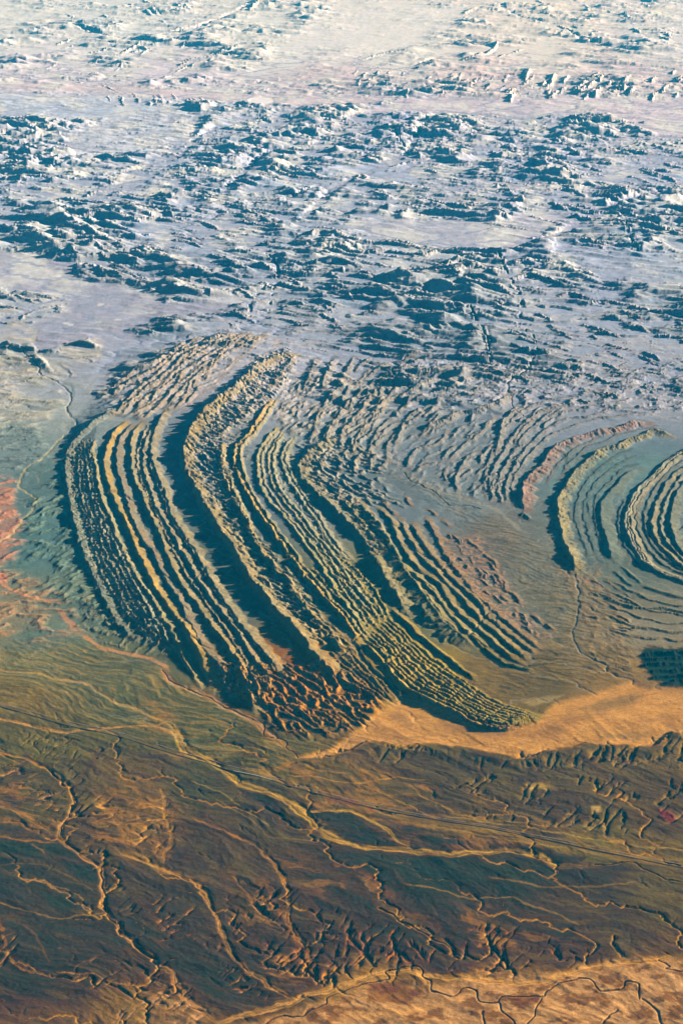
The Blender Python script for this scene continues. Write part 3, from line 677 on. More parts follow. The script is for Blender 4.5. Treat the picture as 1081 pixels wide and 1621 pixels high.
# ================================================================== fold country texture, cross-cuts
def cut(pts, w, k=.7):
    mm = float(mpp(np.mean([q[1] for q in pts]))[0]); wm = w * mm * .5
    f = line_field(pts, wm * 2.6, 30)
    if f is None: return
    sl, d, s, L = f
    ZR[sl] *= 1 - k * np.exp(-(d / wm) ** 2)
rs2 = np.random.RandomState(5)
def pick(P, t):
    q = catmull(P); i = int(np.clip(t, 0, .999) * len(q)); return tuple(q[i])
for t in (.08,.14,.2,.27,.33,.38,.45,.5,.56,.63,.68,.75,.82,.88,.94):
    cut([pick(P, t + rs2.uniform(-.012, .012)) for P in (OUT_, A_, B_, C_, D_, E_, F_)], rs2.uniform(2, 3.5), rs2.uniform(.25, .7))
for t in (.1,.19,.26,.35,.42,.55,.62,.7,.78,.87,.94):
    cut([pick(P, t + rs2.uniform(-.012, .012)) for P in (G_, G3, H_)], rs2.uniform(2, 4), rs2.uniform(.2, .6))
    cut([pick(P, t + rs2.uniform(-.012, .012)) for P in (H_, I1, I2, I3)], rs2.uniform(2, 3), rs2.uniform(.2, .7))
    cut([pick(P, t + rs2.uniform(-.012, .012)) for P in (K1, K2, K3, K4, K5, K6)], rs2.uniform(2, 3), rs2.uniform(.2, .6))
    cut([pick(P, t + rs2.uniform(-.012, .012)) for P in (MO, MI)], rs2.uniform(2, 4), rs2.uniform(.4, .8))
for q in ([(150,776),(184,778),(230,800)],[(330,888),(352,897),(398,885),(460,880),(545,878),(600,885)],[(120,860),(150,842),(200,846)],[(250,985),(285,979),(300,975),(345,958)],[(560,1012),(590,985),(620,968)],[(500,1050),(530,1040),(560,1020)],[(590,868),(640,862),(690,885),(705,872)],[(690,1092),(700,1082),(712,1068)],[(640,1074),(660,1058),(668,1040)],[(575,800),(620,830),(660,820)],[(600,1050),(625,1040),(640,1012)],[(665,905),(690,905),(715,888)],[(740,1005),(762,980),(782,960)],[(620,640),(640,660),(664,668)]):
    cut(q, 4)
Z += ZR

# small-scale relief everywhere: rills and rock
fine = ridged(XW / 130, YW / 130, 4, 91, .55, .3)
rockm = np.clip(ZR / 18, 0, 1)
Z += fine * (3 * rockm)
Z += 3.2 * fbm(X / 260, Y / 260, 4, 95) * ROUGH * sstep(1200, 1000, PY)
mf = sstep(560, 640, PY)

def badland(poly, amp, Lm, ang=0, st_=1.0, soft=10, wob=6, seed=300, col=None, kc=.5, octs=5, thr=.2, lev=0.0):
    sl, m = area(poly, soft, wob, seed)
    a = R(ang); x = XW[sl]; y = YW[sl]
    u = (x * math.cos(a) + y * math.sin(a)) / (Lm * st_); v = (-x * math.sin(a) + y * math.cos(a)) / Lm
    r = ridged(u, v, octs, seed + 1, .55, .4)
    Z[sl] += m * (amp * np.maximum(r - thr, 0) * ROUGH[sl] + lev)
    if col is not None: tint(sl, kc * m * sstep(.25, .6, r), col)
badland(G_[:-2] + [(x + 4, y - 4) for x, y in G3[::-1]] + [(430,640),(470,580)], 56, 85, -40, 3.2, 5, 3, 371, (186,164,128), .5, thr=.12, octs=3)
badland(J_[:-3] + [(x + 34, y - 8) for x, y in J_[:-3][::-1]], 50, 85, -40, 3.2, 5, 3, 373, (184,164,128), .5, thr=.12, octs=3)
badland([(160,625),(200,590),(290,530),(430,525),(330,630),(285,655),(230,672),(160,655)], 34, 230, 55, 2.6, 6, 4, 375, (176,160,138), .5, thr=.25, octs=3)
badland([(105,700),(150,700),(160,790),(190,860),(240,950),(270,1010),(240,1020),(180,960),(130,880),(108,800)], 26, 60, 70, 1.3, 5, 3, 377, (186,174,142), .6, thr=.3)
badland([(450,690),(520,830),(600,950),(560,960),(500,880),(440,790),(410,720)], 22, 60, -60, 1.8, 5, 3, 379, (196,176,128), .4, thr=.2)
badland([(580,890),(600,880),(700,1000),(740,1010),(700,1020),(640,960)], 50, 130, 20, 1.6, 6, 4, 381, (110,116,100), .4)
# east of the first fold, slopes and hummocks
badland([(330,640),(400,600),(430,640),(400,700),(380,780),(350,760),(320,700)], 26, 90, -20, 2.5, 8, 5, 301, (188,168,136))
badland([(440,600),(560,600),(620,640),(600,680),(560,700),(470,700),(430,660)], 42, 190, 55, 2.6, 8, 5, 311, (190,172,148))
badland([(470,705),(560,700),(615,725),(600,760),(640,800),(560,800),(500,760)], 44, 120, -50, 2.6, 8, 5, 321, (190,172,140), octs=3)
badland([(580,720),(640,690),(800,640),(900,640),(830,740),(800,800),(700,780),(640,770)], 16, 150, 50, 2.2, 10, 6, 331, (156,154,150))
badland([(640,560),(1090,600),(1090,660),(950,650),(800,640),(660,660),(600,620)], 60, 300, 20, 1.6, 10, 6, 333, (176,168,166))
badland([(20,560),(90,600),(100,640),(60,680),(-30,680),(-30,560)], 34, 300, 20, 3.0, 8, 6, 341, (206,190,160))
badland([(-30,660),(60,680),(80,720),(40,760),(-30,760)], 44, 300, 20, 3.0, 8, 6, 343, (130,142,136))
badland([(-30,745),(30,760),(20,800),(50,840),(20,890),(-30,890)], 30, 240, 30, 2.2, 7, 6, 345, (216,146,116), .7, octs=4)
sl, m = area([(-30,760),(15,770),(30,830),(10,890),(-30,900)], 10, 8); tint(sl, .55 * m, (206,142,116))
badland([(40,800),(100,740),(130,900),(180,1000),(100,960),(40,900)], 40, 240, 50, 2.2, 12, 6, 347, (110,130,116), .6)
badland([(-30,880),(60,920),(110,950),(130,1000),(60,1020),(-30,1000)], 30, 180, 20, 2.4, 8, 5, 349, (190,144,108), .6)
badland([(130,930),(250,1010),(270,1040),(180,1030),(130,990)], 26, 130, 60, 1.5, 8, 5, 351, (140,132,108), .6)
badland([(400,1080),(440,1064),(500,1062),(560,1080),(610,1110),(570,1150),(500,1168),(440,1158),(410,1120)], 62, 95, -50, 2.4, 8, 5, 353, (206,134,78), .7, thr=.2)
badland([(340,1060),(430,1060),(440,1110),(400,1120),(350,1090)], 52, 80, -60, 1.8, 6, 4, 355, (196,140,86), .8)
badland([(700,850),(760,850),(820,950),(870,1010),(840,1010),(760,950),(700,900)], 12, 110, 0, 1.3, 10, 6, 357, (186,142,116), .7)
badland([(890,700),(1000,720),(980,900),(920,880)], 7, 160, 0, 1.3, 10, 6, 359, (120,136,128), .6)
badland([(880,900),(960,900),(1000,1000),(1000,1070),(930,1050),(910,960)], 10, 130, -60, 2.2, 10, 6, 361, (150,128,104), .7)
badland([(640,1070),(760,1075),(860,1090),(800,1110),(700,1085)], 10, 90, -20, 3.0, 8, 5, 363, (104,96,74), .8)
badland([(880,1010),(1010,1030),(1010,1075),(900,1095),(780,1090),(700,1050),(760,1040)], 5, 120, -10, 4.0, 10, 6, 365, (110,102,82), .6)

# ================================================================== foreground
FG = sstep(1090, 1180, PY)
# long dark gravel fans with rills running down to the lower right
aw = R(-32)
u = (XW * math.cos(aw) + YW * math.sin(aw)); v = (-XW * math.sin(aw) + YW * math.cos(aw)) + 260 * fbm(X / 1300, Y / 1300, 2, 435)
f1 = ridged(u / 1400, v / 420, 5, 401, .55, .2)
f2 = ridged(u / 420 + .4 * f1, v / 120, 4, 411, .55, .3)
tone = fbm(u / 520, v / 70, 5, 421, .6)
calm = .35 + .65 * sstep(-.1, .3, fbm(X / 1500, Y / 1500, 2, 431))
Z += FG * ROUGH * (16 * f1 + 5 * f2 * calm - 8 + 2.0 * fbm(X / 45, Y / 45, 3, 433))
tint((slice(None), slice(None)), FG * .30 * sstep(.05, .3, tone), (128,112,80))
tint((slice(None), slice(None)), FG * .5 * sstep(.0, .3, -tone), (48,56,48))
COL *= (1 - FG[..., None] * np.array([.17, .05, .03])).astype(np.float32)
for q, sd_ in (([(-60,1012),(120,1010),(240,1050),(360,1120),(480,1205),(420,1240),(260,1170),(-60,1120)], 651), ([(880,880),(930,900),(1010,1010),(1000,1070),(820,1095),(760,1060),(860,1040)], 653), ([(600,740),(760,800),(880,880),(900,1000),(840,960),(760,850)], 655)):
    sl, m = area(q, 14, 10)
    n_ = fbm(u[sl] / 420, v[sl] / 55, 5, sd_, .62); n2_ = fbm(X[sl] / 70, Y[sl] / 70, 4, sd_ + 1, .6)
    tint(sl, (.55 if sd_ == 651 else .3) * m * sstep(-.02, .2, n_), (166,138,92)); tint(sl, .4 * m * sstep(.02, .25, -n_), (78,84,76)); tint(sl, .25 * m * sstep(.05, .25, n2_), (96,92,78))
    Z[sl] += m * ROUGH[sl] * (7 * ridged(u[sl] / 260, v[sl] / 90, 4, sd_ + 2, .55, .3) + 2 * n2_)
# valley heads: orange badland walls
def gullies(poly, amp, Lm, ang, col, seed, kc=.9, st_=1.8, lev=0., thr=.45, soft=8):
    sl, m = area(poly, soft, 6, seed)
    a = R(ang); x = XW[sl]; y = YW[sl]
    uu = (x * math.cos(a) + y * math.sin(a)) / (Lm * st_ * 2); vv = (-x * math.sin(a) + y * math.cos(a)) / (Lm * 1.1)
    vv = vv + .55 * noise(uu * .9, vv * .35, seed + 5); m = m * sstep(-.35, .15, noise(x / 420, y / 420, seed + 6))
    r = ridged(uu, vv, 4, seed + 1, .55, .3)
    g_ = sstep(thr, .85, r)
    Z[sl] += m * (lev - amp * g_)
    tint(sl, kc * m * sstep(thr + .05, .8, r), col)
for q in (
 ([(440,1500),(540,1462),(640,1470),(690,1500),(700,1530),(600,1540),(520,1560),(470,1540)], 34, 95, 62, (226,142,76), 501),
 ([(700,1490),(760,1500),(800,1525),(790,1545),(700,1530)], 34, 80, 40, (236,146,70), 503),
 ([(760,1440),(840,1480),(980,1500),(960,1530),(800,1540),(740,1480)], 18, 100, 60, (150,100,72), 505),
 ([(350,1390),(400,1430),(450,1500),(480,1560),(420,1550),(370,1470)], 36, 90, 40, (214,138,88), 507),
 ([(380,1400),(430,1410),(450,1440),(430,1455),(395,1430)], 30, 70, 40, (220,140,90), 509),
 ([(330,1470),(380,1540),(430,1580),(380,1570),(330,1520)], 26, 90, 50, (190,130,86), 511),
 ([(110,1200),(150,1290),(190,1400),(250,1480),(210,1480),(150,1380),(110,1280)], 24, 110, 45, (130,108,76), 513),
 ([(240,1410),(320,1440),(330,1480),(260,1490)], 28, 90, 40, (206,136,92), 515),
 ([(200,1540),(260,1540),(300,1570),(290,1600),(200,1580)], 30, 80, 40, (222,146,94), 517),
 ([(0,1200),(100,1240),(110,1290),(40,1270),(-30,1280)], 22, 90, 30, (196,140,100), 519),
 ([(20,1160),(160,1165),(200,1200),(60,1200)], 16, 80, 60, (130,110,80), 521),
 ([(150,1250),(270,1260),(280,1340),(200,1340),(150,1300)], 14, 130, 40, (196,142,88), 523),
 ([(470,1196),(560,1180),(700,1180),(850,1200),(930,1180),(1090,1160),(1090,1200),(930,1210),(800,1215),(600,1205)], 24, 120, 75, (150,118,76), 525),
 ([(830,1190),(1090,1170),(1090,1300),(960,1320),(800,1290),(740,1240)], 26, 150, 60, (146,118,76), 527),
 ([(700,1240),(860,1270),(880,1310),(760,1290)], 24, 150, 60, (110,92,64), 529),
 ([(500,1250),(620,1270),(620,1290),(520,1270)], 16, 60, 0, (210,110,66), 531),
 ([(-30,1440),(30,1450),(20,1520),(-30,1540)], 20, 90, 50, (196,136,96), 533),
 ([(100,1500),(260,1530),(230,1570),(120,1560)], 16, 110, 50, (160,118,84), 535),
 ([(380,1520),(560,1460),(500,1420),(420,1400),(450,1480)], 16, 120, 60, (90,76,60), 537),
 ([(250,1560),(340,1600),(300,1640),(180,1640),(180,1590)], 6, 120, 40, (190,140,100), 539),
): gullies(*q)
for k_, (pts, hh, a_, b_) in enumerate((
 ([(116,1262),(126,1290),(138,1325),(152,1352),(176,1376),(200,1406),(226,1432),(248,1460),(268,1478)],40,5,16),
 ([(262,1262),(276,1292),(290,1326),(300,1352)],34,5,14),([(318,1270),(336,1310),(344,1350),(350,1395),(370,1440),(394,1478),(420,1512),(452,1546)],48,6,16),
 ([(432,1352),(456,1384),(472,1412),(492,1452),(516,1486),(548,1530)],40,6,22),([(600,1412),(640,1440),(690,1476),(740,1504),(790,1530)],34,6,18),
 ([(372,1390),(392,1416),(426,1438),(446,1452)],40,6,10),([(330,1462),(352,1492),(386,1530),(420,1556)],40,5,14),([(60,1438),(10,1450),(-20,1490)],10,5,10),
 ([(40,1192),(20,1240),(10,1270)],20,5,12),([(160,1180),(140,1210),(120,1240)],18,5,14),([(0,1500),(40,1530),(120,1560)],14,5,14),([(200,1500),(230,1530),(262,1560),(300,1600)],34,5,12),
 ([(700,1240),(760,1262),(830,1300),(900,1312),(960,1318)],26,6,12),([(920,1190),(960,1230),(980,1250)],24,5,12),([(980,1200),(1040,1240),(1090,1250)],24,5,12),([(840,1215),(880,1250),(930,1270)],24,5,12),
 ([(330,1222),(390,1262),(430,1290),(446,1312)],24,4,10),([(820,1480),(850,1500),(880,1510),(930,1505)],18,4,10))):
    ridge(pts, hh, a_, b_, .6, 9, .9, (128,100,70), name="gullied_scarp", hs=.62, gl=7, p=1.0, kc=.45)
def tree(pts, w, dep, col, n, L, seed, spread=38):
    r_ = np.random.RandomState(seed)
    wash(pts, w, col, kc=.85, depth=dep, edge=.8, rag=.2)
    q = catmull(pts)
    for k in range(n):
        i = int(len(q) * r_.uniform(.08, .85)); tx, ty = q[max(i - 4, 0)] - q[min(i + 4, len(q) - 1)]
        l = math.hypot(tx, ty) + 1e-6; a = r_.choice([-1, 1]) * R(spread * r_.uniform(.7, 1.3)); tx /= l; ty /= l
        bx, by = tx * math.cos(a) - ty * math.sin(a), tx * math.sin(a) + ty * math.cos(a)
        l = L * r_.uniform(.5, 1.2); x0, y0 = q[i]
        wash([(x0 + bx * l, y0 + by * l), (x0 + bx * l * .5 + r_.uniform(-1, 1), y0 + by * l * .5 + r_.uniform(-1, 1)), (x0, y0)], w * .35, col, kc=.8, depth=dep * .7, w1=w * .8, edge=.8, rag=.2)
RD = (214,128,70)
for k, (pts, w, dep, n, L) in enumerate((
 ([(553,1466),(560,1493),(580,1511),(597,1534)],5,20,9,14),([(571,1470),(577,1500),(590,1520)],4,18,6,10),([(617,1480),(625,1500),(643,1518),(650,1530)],5,18,8,14),([(645,1488),(665,1510),(673,1524)],5,18,8,14),
 ([(545,1524),(553,1540),(558,1550)],4,16,5,8),([(530,1528),(542,1545)],3,12,3,7),([(690,1500),(684,1516),(676,1526)],4,14,4,8),([(700,1480),(716,1500),(722,1520)],6,16,6,10),([(740,1496),(730,1515)],4,14,4,8),
 ([(768,1476),(782,1498),(800,1522),(806,1538)],5,16,7,12),([(872,1500),(880,1512),(886,1524)],4,12,4,8),([(400,1425),(412,1440),(424,1452)],7,14,6,10),([(424,1422),(440,1438)],6,12,4,8),
 ([(500,1440),(512,1462)],3,14,4,8),([(500,1476),(498,1490)],3,10,3,6),([(630,1500),(610,1525)],4,14,5,8),([(970,1478),(976,1500),(990,1518)],4,14,5,9))): tree(pts, w, dep, RD, n, L, 900 + k)
for q in ([(300,1270),(210,1230),(160,1250),(150,1330),(210,1350),(290,1345)],[(170,1320),(250,1340),(330,1400),(280,1400)],[(0,1225),(90,1260),(90,1320),(-20,1300)],[(480,1255),(720,1300),(1000,1340),(1100,1370),(900,1345),(640,1345),(500,1310)],[(230,1100),(300,1160),(290,1210),(230,1170)],[(360,1380),(420,1400),(450,1500),(500,1550),(430,1570),(380,1480)],[(700,1440),(800,1440),(900,1500),(760,1500)],[(380,1200),(560,1210),(700,1240),(640,1290),(480,1250)],[(400,1340),(560,1370),(700,1480),(600,1440),(470,1400)]):
    sl, m = area(q, 18, 14); n_ = fbm(u[sl] / 380, v[sl] / 110, 5, 641, .6); tint(sl, .5 * m * sstep(.0, .22, n_), (182,128,74))
# red rock along the line and on the right edge
sl, m = area([(1040,1280),(1058,1284),(1072,1296),(1060,1302),(1044,1294)], 3, 3); tint(sl, m * .8, (128,66,50)); Z[sl] += 10 * m * (fine[sl])
sl, m = area([(935,1277),(950,1275),(952,1284),(938,1286)], 3, 2); tint(sl, m * .9, (212,168,104))
sl, m = area([(830,1240),(870,1238),(880,1250),(840,1250)], 4, 4); tint(sl, m * .6, (200,160,100))

for x_, y_ in ((522,1263),(534,1266),(548,1270),(556,1264),(566,1270),(580,1275),(590,1281),(600,1277),(615,1283),(536,1259)):
    ridge([(x_ - 5, y_ - 1), (x_, y_), (x_ + 6, y_ + 2)], 16, 3, 3, .5, 4, .6, (176,78,50), name="red_outcrop", hs=1, taper=.3, kc=1)
# dark gravel patches
DK = (44,58,52)
for q in ([(-20,1328),(50,1335),(75,1352),(40,1352),(-20,1346)],[(57,1326),(100,1332),(135,1360),(80,1354)],[(487,1284),(550,1283),(575,1300),(600,1318),(640,1338),(577,1335),(533,1318),(507,1298)],[(380,1252),(420,1256),(450,1280),(425,1274)],
          [(608,1298),(650,1308),(690,1316),(650,1318)],[(660,1322),(720,1326),(740,1336),(690,1338),(670,1332)],[(820,1338),(880,1348),(850,1354),(825,1348)],[(740,1318),(800,1320),(840,1330),(780,1330)],[(870,1350),(930,1356),(915,1366),(880,1362)],[(85,1360),(150,1370),(160,1400),(120,1385)],[(60,1410),(110,1420),(140,1440),(90,1440)]):
    sl, m = area(q, 4, 5); tint(sl, .85 * m, DK)
sl, m = area([(480,1345),(620,1352),(860,1366),(1000,1372),(960,1396),(860,1400),(740,1400),(640,1385),(560,1375)], 10, 8); tint(sl, .6 * m, (46,48,42)); ROUGH[sl] *= 1 - .3 * m
# the tan river plain along the bottom edge
sl, m = area([(300,1640),(420,1612),(520,1585),(600,1556),(700,1560),(760,1540),(860,1545),(960,1520),(1330,1500),(1330,1700),(300,1700)], 8, 6)
tint(sl, .7 * m, (204,150,100)); Z[sl] -= 6 * m; RPL = (sl, m)
pt = sstep(-.05, .2, fbm(X[sl] / 210, Y[sl] / 160, 4, 611)); tint(sl, .75 * m * pt, (110,76,62)); tint(sl, .5 * m * sstep(.05, .3, fbm(X[sl] / 90, Y[sl] / 70, 4, 613)), (226,166,108))
sl, m = area([(500,1566),(560,1560),(600,1572),(560,1600),(520,1600)], 6, 4)
for q in ([(585,1555),(640,1552),(670,1572),(640,1588),(580,1585)],[(525,1592),(560,1591),(580,1597),(545,1600)],[(810,1575),(850,1570),(860,1585),(820,1600)]):
    sl, m = area(q, 4, 4); tint(sl, .7 * m, (104,70,56))

OR = (216,154,92); YL = (206,158,88); TN = (190,140,86)
# the big orange wash
BIGW = [(470,1199),(520,1186),(560,1160),(590,1132),(640,1104),(700,1122),(740,1138),(790,1152),(850,1142),(880,1112),(940,1098),(1000,1078),(1030,1090),(1330,1092),(1330,1158),(1060,1160),(1030,1180),(960,1180),(925,1174),(860,1190),(830,1198),(770,1188),(720,1180),(650,1178),(600,1172),(560,1184),(510,1200)]
sl, m = area(BIGW, 5, 4); tint(sl, .92 * m, (212,154,94)); Z[sl] -= 10 * m; Z[sl] = Z[sl] * (1 - .5 * m * 0); ROUGH[sl] *= 1 - .95 * m
WSH = (sl, m)
n_ = fbm(X[sl] / 800, (Y[sl] - .35 * X[sl]) / 160, 4, 621); tint(sl, .55 * m * sstep(.05, .4, n_), (182,134,92)); tint(sl, .35 * m * sstep(.05, .4, -n_), (226,164,104)); n2_ = fbm(X[sl] / 330, (Y[sl] - .3 * X[sl]) / 45, 4, 623, .6); tint(sl, .5 * m * sstep(.08, .35, n2_), (168,122,86)); tint(sl, .4 * m * sstep(.1, .35, fbm(X[sl] / 60, Y[sl] / 40, 3, 625)), (182,124,80))
for q in ([(918,1120),(954,1107),(1004,1097),(1021,1100),(988,1117),(938,1125)],[(960,1160),(1030,1158),(1010,1168),(950,1166)]):
    sl, m = area(q, 5, 4); tint(sl, .7 * m, (136,116,88))
sl, m = area([(700,1140),(760,1152),(850,1152),(900,1130),(920,1135),(880,1165),(780,1166),(700,1150)], 8, 5); tint(sl, .6 * m, (150,112,84))
sl, m = area([(826,1112),(850,1104),(892,1100),(880,1108),(840,1118)], 3, 3); tint(sl, .3 * m, (216,184,126))
# plateau edge south of it
f = line_field([(440,1215),(477,1203),(503,1198),(533,1194),(558,1184),(580,1172),(607,1175),(647,1178),(680,1175),(713,1181),(728,1179),(771,1188),(834,1198),(854,1189),(908,1182),(928,1174),(961,1178),(1001,1175),(1034,1178),(1054,1162),(1081,1157),(1330,1150)], 260, 0)
sl, d, s, L = f
jag = 26 * ridged(s / 70, d / 300, 3, 631, .5, .3)
Z[sl] += 20 * sstep(jag - 8, jag + 16, d) * sstep(250, 120, d) * sstep(0, 300, s)
mm_ = sstep(-14, 6, d) * sstep(60, 30, d - jag); tint(sl, .5 * mm_, (176,122,76))

for pts, w, c, k in (
 ([(-20,1134),(33,1143),(67,1152),(100,1158),(133,1155),(167,1152),(200,1150),(253,1147),(272,1138)],7,OR,dict(depth=5)),
 ([(-20,1060),(50,1065),(87,1073),(135,1082),(162,1098),(187,1113),(213,1120),(240,1133),(270,1142)],5,YL,dict(depth=4,w1=8)),
 ([(265,1138),(280,1163),(300,1190),(333,1203),(360,1222),(393,1243),(443,1260),(477,1283),(500,1306),(533,1326),(576,1340),(626,1343),(693,1350),(721,1352),(771,1347),(821,1346),(861,1357),(881,1368),(921,1372),(942,1367)],19,YL,dict(depth=7,w1=12)),
 ([(250,1120),(262,1128),(272,1145)],16,OR,dict(kc=.6)),
 ([(477,1286),(530,1283),(573,1290),(607,1310),(633,1332),(660,1340)],7,YL,dict(depth=4)),
 ([(460,1230),(493,1230),(533,1237),(573,1240),(627,1230),(680,1236)],3,TN,dict(kc=.7)),
 ([(573,1244),(620,1262),(700,1300)],3,TN,dict(kc=.6)),([(640,1240),(690,1270),(730,1290),(800,1300),(900,1310)],4,TN,dict(kc=.5)),
 ([(440,1200),(500,1218),(560,1226)],4,TN,dict(kc=.6)),
 ([(-20,1190),(33,1198),(67,1213),(100,1233),(117,1257),(117,1277),(103,1297),(97,1317),(103,1333),(133,1357),(160,1373),(163,1407),(167,1440),(187,1463),(200,1480),(226,1503),(246,1517),(273,1543),(293,1573),(320,1597),(353,1620)],7,(190,134,88),dict(depth=7,w1=11)),
 ([(-20,1268),(33,1287),(67,1307),(96,1328)],9,(192,138,92),dict(depth=3,kc=.75)),
 ([(-20,1318),(43,1330),(96,1334)],4,(168,120,80),dict(kc=.7)),([(50,1334),(75,1355)],3,(136,112,82),dict(kc=.8)),
 ([(100,1200),(83,1215),(90,1225),(105,1235)],2,TN,dict(kc=.5)),([(130,1190),(115,1215),(108,1238)],3,(130,116,86),dict(kc=.6)),
 ([(-20,1370),(60,1368),(110,1385),(150,1410)],3,(130,108,78),dict(kc=.5)),([(30,1388),(90,1402),(130,1420),(132,1432),(150,1446)],3,(186,142,96),dict(kc=.6)),
 ([(-20,1424),(33,1437),(83,1453),(143,1447),(165,1445)],3.5,(150,116,74),dict(depth=2,kc=.8)),
 ([(13,1520),(60,1540),(100,1540),(150,1543),(200,1560),(233,1557),(253,1553),(276,1566),(300,1590)],4,(186,128,80),dict(depth=3)),
 ([(0,1450),(8,1490),(13,1520)],5,(170,118,84),dict(kc=.7)),([(35,1462),(60,1490),(85,1530)],4,(120,96,70),dict(kc=.6)),
 ([(186,1350),(233,1362),(266,1378),(313,1400),(333,1430),(346,1463),(360,1497),(380,1523),(410,1545),(433,1563),(475,1588)],9,(200,142,84),dict(depth=6,w1=10)),
 ([(190,1346),(225,1356),(262,1376)],18,(206,152,92),dict(kc=.7)),
 ([(255,1245),(262,1290),(272,1325),(262,1350),(258,1372)],5,(182,132,78),dict(kc=.7,depth=3)),
 ([(300,1290),(350,1312),(400,1335),(427,1358),(447,1383),(455,1417),(457,1453),(470,1480),(487,1503),(488,1530),(503,1550),(528,1562)],6,(178,122,74),dict(depth=6,w1=10)),
 ([(370,1383),(390,1413),(410,1440),(437,1460),(460,1476)],4,(170,120,80),dict(depth=4)),
 ([(300,1235),(340,1250),(360,1262),(400,1290),(430,1310)],3,(170,140,88),dict(kc=.7)),([(340,1262),(400,1300),(430,1325),(500,1330)],3,(140,116,76),dict(kc=.6)),
 ([(340,1620),(403,1603),(460,1587),(510,1570),(547,1557),(593,1541),(643,1537),(672,1550),(690,1568)],13,(222,160,92),dict(depth=5)),
 ([(640,1536),(700,1545),(771,1549),(804,1552),(854,1554),(888,1543),(928,1533),(961,1526),(1011,1522),(1081,1510)],13,(226,162,90),dict(depth=5)),
 ([(520,1610),(580,1606),(650,1600),(720,1580),(800,1560)],10,(216,156,96),dict(kc=.7)),
 ([(640,1395),(653,1400),(707,1412),(730,1420),(781,1421),(808,1420),(838,1433),(888,1450),(921,1467)],4,(150,122,84),dict(kc=.75)),
 ([(771,1386),(801,1393),(854,1402),(888,1402),(954,1402),(1010,1392)],5,(136,112,76),dict(kc=.75)),([(860,1410),(930,1440),(990,1465)],4,(120,98,70),dict(kc=.6)),
 ([(360,1350),(460,1350),(540,1390),(600,1430),(690,1480),(740,1520)],16,(104,90,68),dict(kc=.5)),
 ([(560,1266),(660,1300),(740,1312),(830,1328),(930,1344),(1081,1364),(1330,1370)],24,(168,132,80),dict(kc=.6,depth=1)),([(720,1262),(800,1282),(900,1312),(1000,1332),(1110,1340)],14,(150,120,76),dict(kc=.5,depth=1)),([(380,1215),(470,1240),(560,1262),(640,1290)],16,(164,126,76),dict(kc=.55,depth=1)),([(-20,1290),(40,1305),(90,1330)],16,(176,124,82),dict(kc=.6,depth=1)),([(150,1260),(190,1300),(210,1340),(230,1356)],18,(176,126,78),dict(kc=.6,depth=1)),([(420,1380),(440,1440),(470,1490),(486,1520)],12,(150,104,72),dict(kc=.5,depth=1)),([(700,1290),(800,1305),(950,1330),(1110,1350)],4,(180,146,90),dict(kc=.6)),([(680,1305),(800,1330),(900,1342)],3,(176,142,86),dict(kc=.6)),
 ([(-20,1000),(0,1002),(18,1010)],9,(214,156,104),dict(kc=.9)),([(0,920),(20,935),(60,948),(108,952)],6,(216,150,112),dict(kc=.85)),([(-10,900),(5,915),(10,935)],14,(214,134,108),dict(kc=.9)),
 ([(90,960),(110,985),(128,1008)],9,(206,146,110),dict(kc=.8)),([(128,1002),(155,1022),(175,1030),(212,1037),(258,1052),(262,1072)],9,(206,148,102),dict(kc=.85)),
 ([(252,1055),(272,1080),(305,1090),(333,1104),(361,1120),(389,1132),(414,1150),(440,1172),(470,1196)],13,(196,138,94),dict(kc=.85,depth=5,w1=16)),
 ([(104,688),(83,710),(65,729),(46,738),(36,753),(31,769),(43,779),(55,788),(54,805),(37,825),(20,846),(-10,870)],4,(196,178,128),dict(depth=4)),
 ([(-20,548),(20,545),(37,557),(61,583),(65,594),(89,604),(104,614),(113,631),(106,649),(122,671),(104,690)],3.5,(166,168,162),dict(depth=6)),
 ([(112,606),(118,622),(114,632)],4,(90,130,136),dict(kc=.6)),([(640,748),(690,776),(740,790),(790,810),(812,830),(840,850)],9,(152,150,134),dict(kc=.7)),
 ([(872,850),(905,900),(915,940),(912,980),(906,1010),(930,1040),(1000,1066)],3,(104,114,112),dict(kc=.6,depth=5)),([(890,905),(940,925),(960,935)],9,(176,144,120),dict(kc=.7)),
 ([(690,655),(650,640),(615,600)],4,(164,156,156),dict(kc=.7)),([(284,662),(300,645),(330,622),(365,585),(392,560),(412,540)],14,(166,158,154),dict(kc=.7,k=1)),
 ([(430,530),(440,548),(425,560)],8,(186,170,160),dict(kc=.7)),([(640,660),(612,700),(630,745)],10,(150,148,144),dict(kc=.5)),
 ([(1081,660),(1040,656),(980,655),(900,665),(850,690)],9,(158,158,162),dict(kc=.6)),([(900,600),(960,625),(1030,655),(1081,670)],4,(190,178,166),dict(kc=.7)),
): wash(pts, w, c, **k)

# ================================================================== running water: real drainage cut into all of it
te = time.time()
Yf = lambda p: float(ground(540, p)[1])
ec = 1 if not QUICK else 2
# hill country
fa, fr = erode(-10500, 10500, Yf(640), 60000, 50 * ec, 5, .085, tilt=(.002, .004), extra=lambda x, y: 14 * fbm(x / 900, y / 900, 4, 811) + 8 * fbm(x / 170, y / 170, 2, 812), maxcut=130, maxfill=12)
wm_ = sstep(5.35, 6.1, fa) * sstep(640, 560, PY)
tint((slice(None), slice(None)), .8 * wm_, (164,173,190))
tint((slice(None), slice(None)), .30 * sstep(-4, -30, fr) * (1 - wm_) * FAR, (228,218,204))
